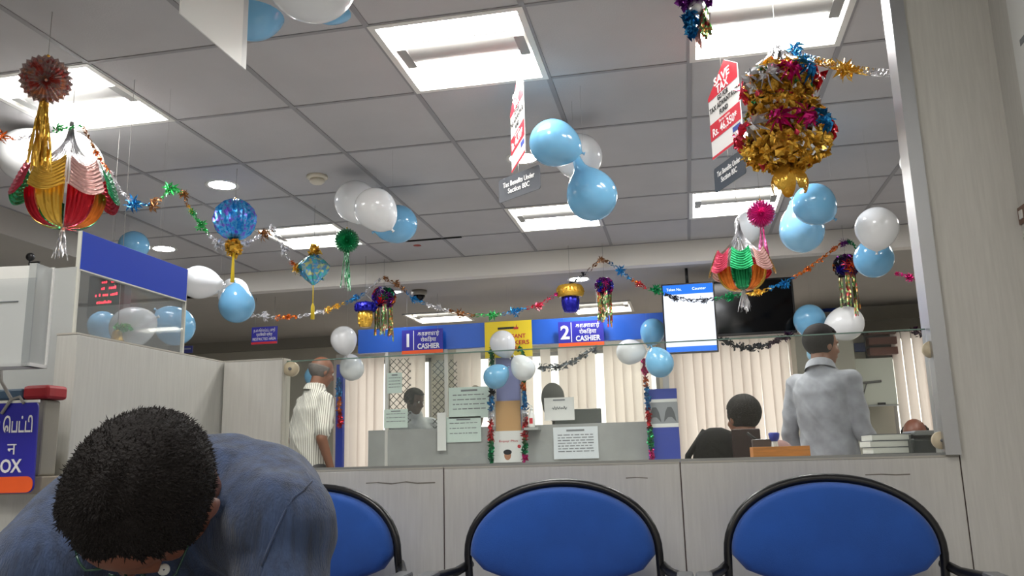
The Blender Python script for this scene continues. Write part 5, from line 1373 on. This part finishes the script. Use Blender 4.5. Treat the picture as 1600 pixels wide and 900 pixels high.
# cashier inside the booth
P = at(646, 640, 7.9)
J = standing(P.x, 7.9, at(648, 608, 7.9).z, 150, .18, .05, headyaw=110, headpitch=.25)
person('dark-haired cashier in white shirt inside the glazed booth, head bowed', J, SK2, cloth('cashier_white', (206, 212, 220)), TR2, HB, lambda p: p.z > -.03 and (p.y < .045 or p.z > .075), 1.0, 'short', .008)
# seated man
P = at(1150, 640, 4.0)
P = at(1152, 640, 4.8); J = seated(P.x+.01, 4.8, at(1150, 618, 4.8).z, 20, .46, .20, headyaw=-30, headpitch=.05)
person('dark-haired man in a dusty pink shirt seated with his back turned before the blinds', J, SK1, cloth('rose_cotton', (150, 112, 108)), TR2, HB, lambda p: p.z > -.06 and (p.y < .03 or p.z > .06), 1.0, 'short', .007)
r = root('office_stool', 'round stool under the man seated before the blinds', 'stool', (P.x+.01, 4.8, 0))
a = MB(); a.lathe([(.001, .40), (.19, .40), (.2, .415), (.2, .435), (.18, .445), (.001, .445)], 28, cap=False); a.build('seat', r, black)
for k in range(4): t = 2*PI*k/4+.7; a = MB(); a.tube([(.12*math.cos(t), .12*math.sin(t), .4), (.19*math.cos(t), .19*math.sin(t), 0)], .013, 8); a.build('leg', r, alu)
# far seated man seen over the printer
P = at(1428, 670, 6.4)
J = seated(P.x, 6.4, at(1426, 655, 6.4).z, 190, .46, .18, headyaw=200, headpitch=.35)
person('bald man with brown skin seated far back, only his head showing above the printer', J, mat('skin_reddish', (116, 66, 50), .45), cloth('maroon_cotton', (90, 50, 52)), TR2, HB, lambda p: p.z < .05 and p.z > -.05 and p.y < .0, 1.0, 'short', .008)
r = root('office_stool', 'round stool under the far seated bald man', 'stool', (P.x, 6.4, 0))
a = MB(); a.lathe([(.001, .40), (.19, .40), (.2, .415), (.2, .435), (.18, .445), (.001, .445)], 28, cap=False); a.build('seat', r, black)
for k in range(4): t = 2*PI*k/4+.7; a = MB(); a.tube([(.12*math.cos(t), .12*math.sin(t), .4), (.19*math.cos(t), .19*math.sin(t), 0)], .013, 8); a.build('leg', r, alu)

# bowed man in the foreground, writing
YFG = .90
C = at(230, 776, YFG)
tocam = (V((0, 0, CZ))-C).normalized()
hup = (tocam*.93+V((0, 0, .88))+RT*.02).normalized()
hfw = (-UP*1.0-RT*.36)
HBs = frame(hfw, hup); 
# right / forward / up of the head
shL = at(436, 826, 1.06); shR = at(72, 900, .96)       # his left shoulder is on the right of the photo
neck = at(286, 776, 1.04); chest = at(300, 832, 1.16)+V((0, .03, -.06)); pelvis = V((chest.x+.05, chest.y+.16, .56))
J = dict(pelvis=pelvis, chest=chest, neck=neck, head=C, headB=HBs, shL=shL, shR=shR)
J['elL'] = shL+V((.06, -.10, -.27)); J['wrL'] = shL+V((-.10, -.30, -.36)); J['elR'] = shR+V((-.05, -.10, -.25)); J['wrR'] = shR+V((.14, -.28, -.33))
J['palmL'] = V((0, 0, -1)); J['palmR'] = V((0, 0, -1))
for q, sg in (('L', 1), ('R', -1)):
    J['hip'+q] = pelvis+V((sg*.09, -.03, -.02)); J['kn'+q] = pelvis+V((sg*.13, -.44, -.06)); J['an'+q] = V((pelvis.x+sg*.13, pelvis.y-.40, .085)); J['toe'+q] = V((pelvis.x+sg*.14, pelvis.y-.56, .035))
EX = [(at(300, 790, 1.12), at(400, 802, 1.14), .085, .085), (at(400, 802, 1.14), shL, .085, .062), (at(300, 800, 1.12), at(170, 825, 1.06), .085, .080), (at(170, 825, 1.06), shR, .080, .062), (at(340, 806, 1.14), chest+V((0, .1, -.12)), .10, .12)]
denim = mat('denim', (43, 58, 86), .9, bump=.4, bscale=500, vary=.24, vscale=70, stretch=(1, 1, .12), sheen=.2)
SKF = mat('skin_foreground', (120, 74, 54), .5)
def fg_keep(p): return p.z > -.075 and (p.y < .040-.25*max(0, abs(p.x)-.045) or (p.z > .107 and p.y < .052))
pr, Cw = person('black-haired man in a dark blue shirt, bowed low before the side partition', J, SKF, denim, TR2, None, None, .92, 'long', .006, 1.02, True, 0.0, False, 1.12, EX)
off = V((pelvis.x, pelvis.y, 0))
hc = hair_cap(pr, C-off, HBs, .92, HB, fg_keep, .006, 5, 'hair', .010)
# sleeve seam laid on the cloth of the nearer shoulder
so_ = [c for c in pr.children if c.name.startswith('shirt')][0]; bpy.context.view_layer.update(); hits = []
for (px, py) in ((478, 738), (486, 752), (474, 766), (458, 778), (444, 802), (432, 828), (420, 856), (410, 884)):
    d_ = ray(px, py); ok_, loc, nr, ix = so_.ray_cast(V((0, 0, CZ))-off, d_)
    if ok_: hits.append(loc+nr*.0006)
if len(hits) > 2: a = MB(); a.tube(hits, .0016, 6); a.build('sleeve_seam', so_, denim)
# short loose locks over the hair, one mesh
mb = MB(); rg = random.Random(77)
me = hc.data; 
for k in range(16000):
    f = me.polygons[rg.randrange(len(me.polygons))]; q4 = [me.vertices[i].co for i in f.vertices]; u_, v_ = rg.random(), rg.random(); c_ = q4[0].lerp(q4[1], u_).lerp(q4[-1].lerp(q4[-2], u_), v_); n_ = (c_-(C-off)).normalized()
    wh = (C-off)+HBs @ V((.02, -.05, .15)); t = (c_-wh); t = (t-n_*t.dot(n_)); t = t.normalized() if t.length > 1e-4 else n_.orthogonal()
    t = (t+V((rg.gauss(0, .35), rg.gauss(0, .35), rg.gauss(0, .35)))).normalized(); L = rg.uniform(.005, .011); w_ = n_.cross(t)*.0008
    p0 = c_-n_*.002; p1 = p0+t*L*.6+n_*.0016; p2 = p0+t*L+n_*rg.uniform(-.0005, .0019)
    mb.add([p0-w_, p0+w_, p1+w_*.8, p1-w_*.8, p2], [(0, 1, 2, 3), (3, 2, 4)])
o = mb.build('hair_locks', hc, HB)
# spectacles of the bowed man
sp = mat('spectacle_green', (30, 70, 56), .25)
a = MB()
for e in (-1, 1):
    pts = [(C-off)+HBs @ (V((e*.033+.024*math.cos(t), .104-.01*abs(math.cos(t)), .004+.018*math.sin(t)))*.92) for t in [2*PI*k/20 for k in range(20)]]
    a.tube(pts, .0016, 6, True)
    a.tube([(C-off)+HBs @ (V(q_)*.92) for q_ in ((e*.056, .098, .008), (e*.070, .075, .006), (e*.073, .0, .002), (e*.073, -.02, -.012))], .0013, 6)
a.tube([(C-off)+HBs @ (V(q_)*.92) for q_ in ((-.010, .106, .006), (.010, .106, .006))], .0016, 6)
a.build('spectacles', pr, sp)
# shirt button shown near the collar
bt = at(256, 890, .93); a = MB(); a.lathe([(.001, .002), (.006, .002), (.007, 0), (.006, -.002)], 14, None, False); o = a.build('shirt_button', pr, white)
o.location = bt-off; o.rotation_euler = V((0, 0, 1)).rotation_difference(tocam).to_euler()
# seat under him (below the picture)
r = root('waiting_stool', 'grey stool under the bowed man, below the photo edge', 'stool', (pelvis.x, pelvis.y+.02, 0))
a = MB(); a.box((-.15, -.15, .33), (.15, .13, .37)); a.build('seat', r, grey, .01)
for sx in (-1, 1):
    for sy in (-1, 1): a = MB(); a.tube([(sx*.13, sy*.11-.01, .335), (sx*.14, sy*.12-.01, 0)], .014, 8); a.build('leg', r, blackt)

# poster on the side wall at the right edge
A = atX(1566, 0, XP1); B2 = atX(1600, 190, XP1)
r = root('wall_poster', 'white poster on the side wall at the right edge', 'poster', (XP1-.003, 1.70, CZ+.62), basis((0, -1, 0)))
a = MB(); a.box((-.29, 0, 0), (.35, .002, .75)); a.build('sheet', r, paper)
a = MB(); a.box((-.25, -.001, .26), (-.10, -.0002, .275)); a.box((-.25, -.001, .12), (-.15, -.0002, .13)); a.build('print', r, inkgrey)
P = atX(1599, 335, XP1); r = root('wall_switch', 'small brown switch plate on the side wall at the right edge', 'switch', (XP1-.004, P.y, P.z), basis((0, -1, 0)))
a = MB(); a.box((-.02, 0, -.02), (.02, .004, .02)); a.build('plate', r, mat('switch_brown', (120, 90, 76), .5)); a = MB(); a.box((-.008, -.003, -.01), (.008, 0, .01)); a.build('rocker', r, white)

# ================================================================== DAYLIGHT AND VIEW
w = bpy.data.worlds.new('world'); SC.world = w; w.use_nodes = True
w.node_tree.nodes['Background'].inputs[0].default_value = (1.0, .92, .86, 1); w.node_tree.nodes['Background'].inputs[1].default_value = 1.35
SC.view_settings.view_transform = 'Standard'; SC.view_settings.look = 'None'; SC.view_settings.gamma = 1; SC.view_settings.use_curve_mapping = False
SC.view_settings.exposure = 1.15
SC.cycles.use_denoising = True
SC.cycles.max_bounces = 8; SC.cycles.transparent_max_bounces = 24; SC.cycles.sample_clamp_indirect = 4.0
SC.cycles.caustics_reflective = False; SC.cycles.caustics_refractive = False
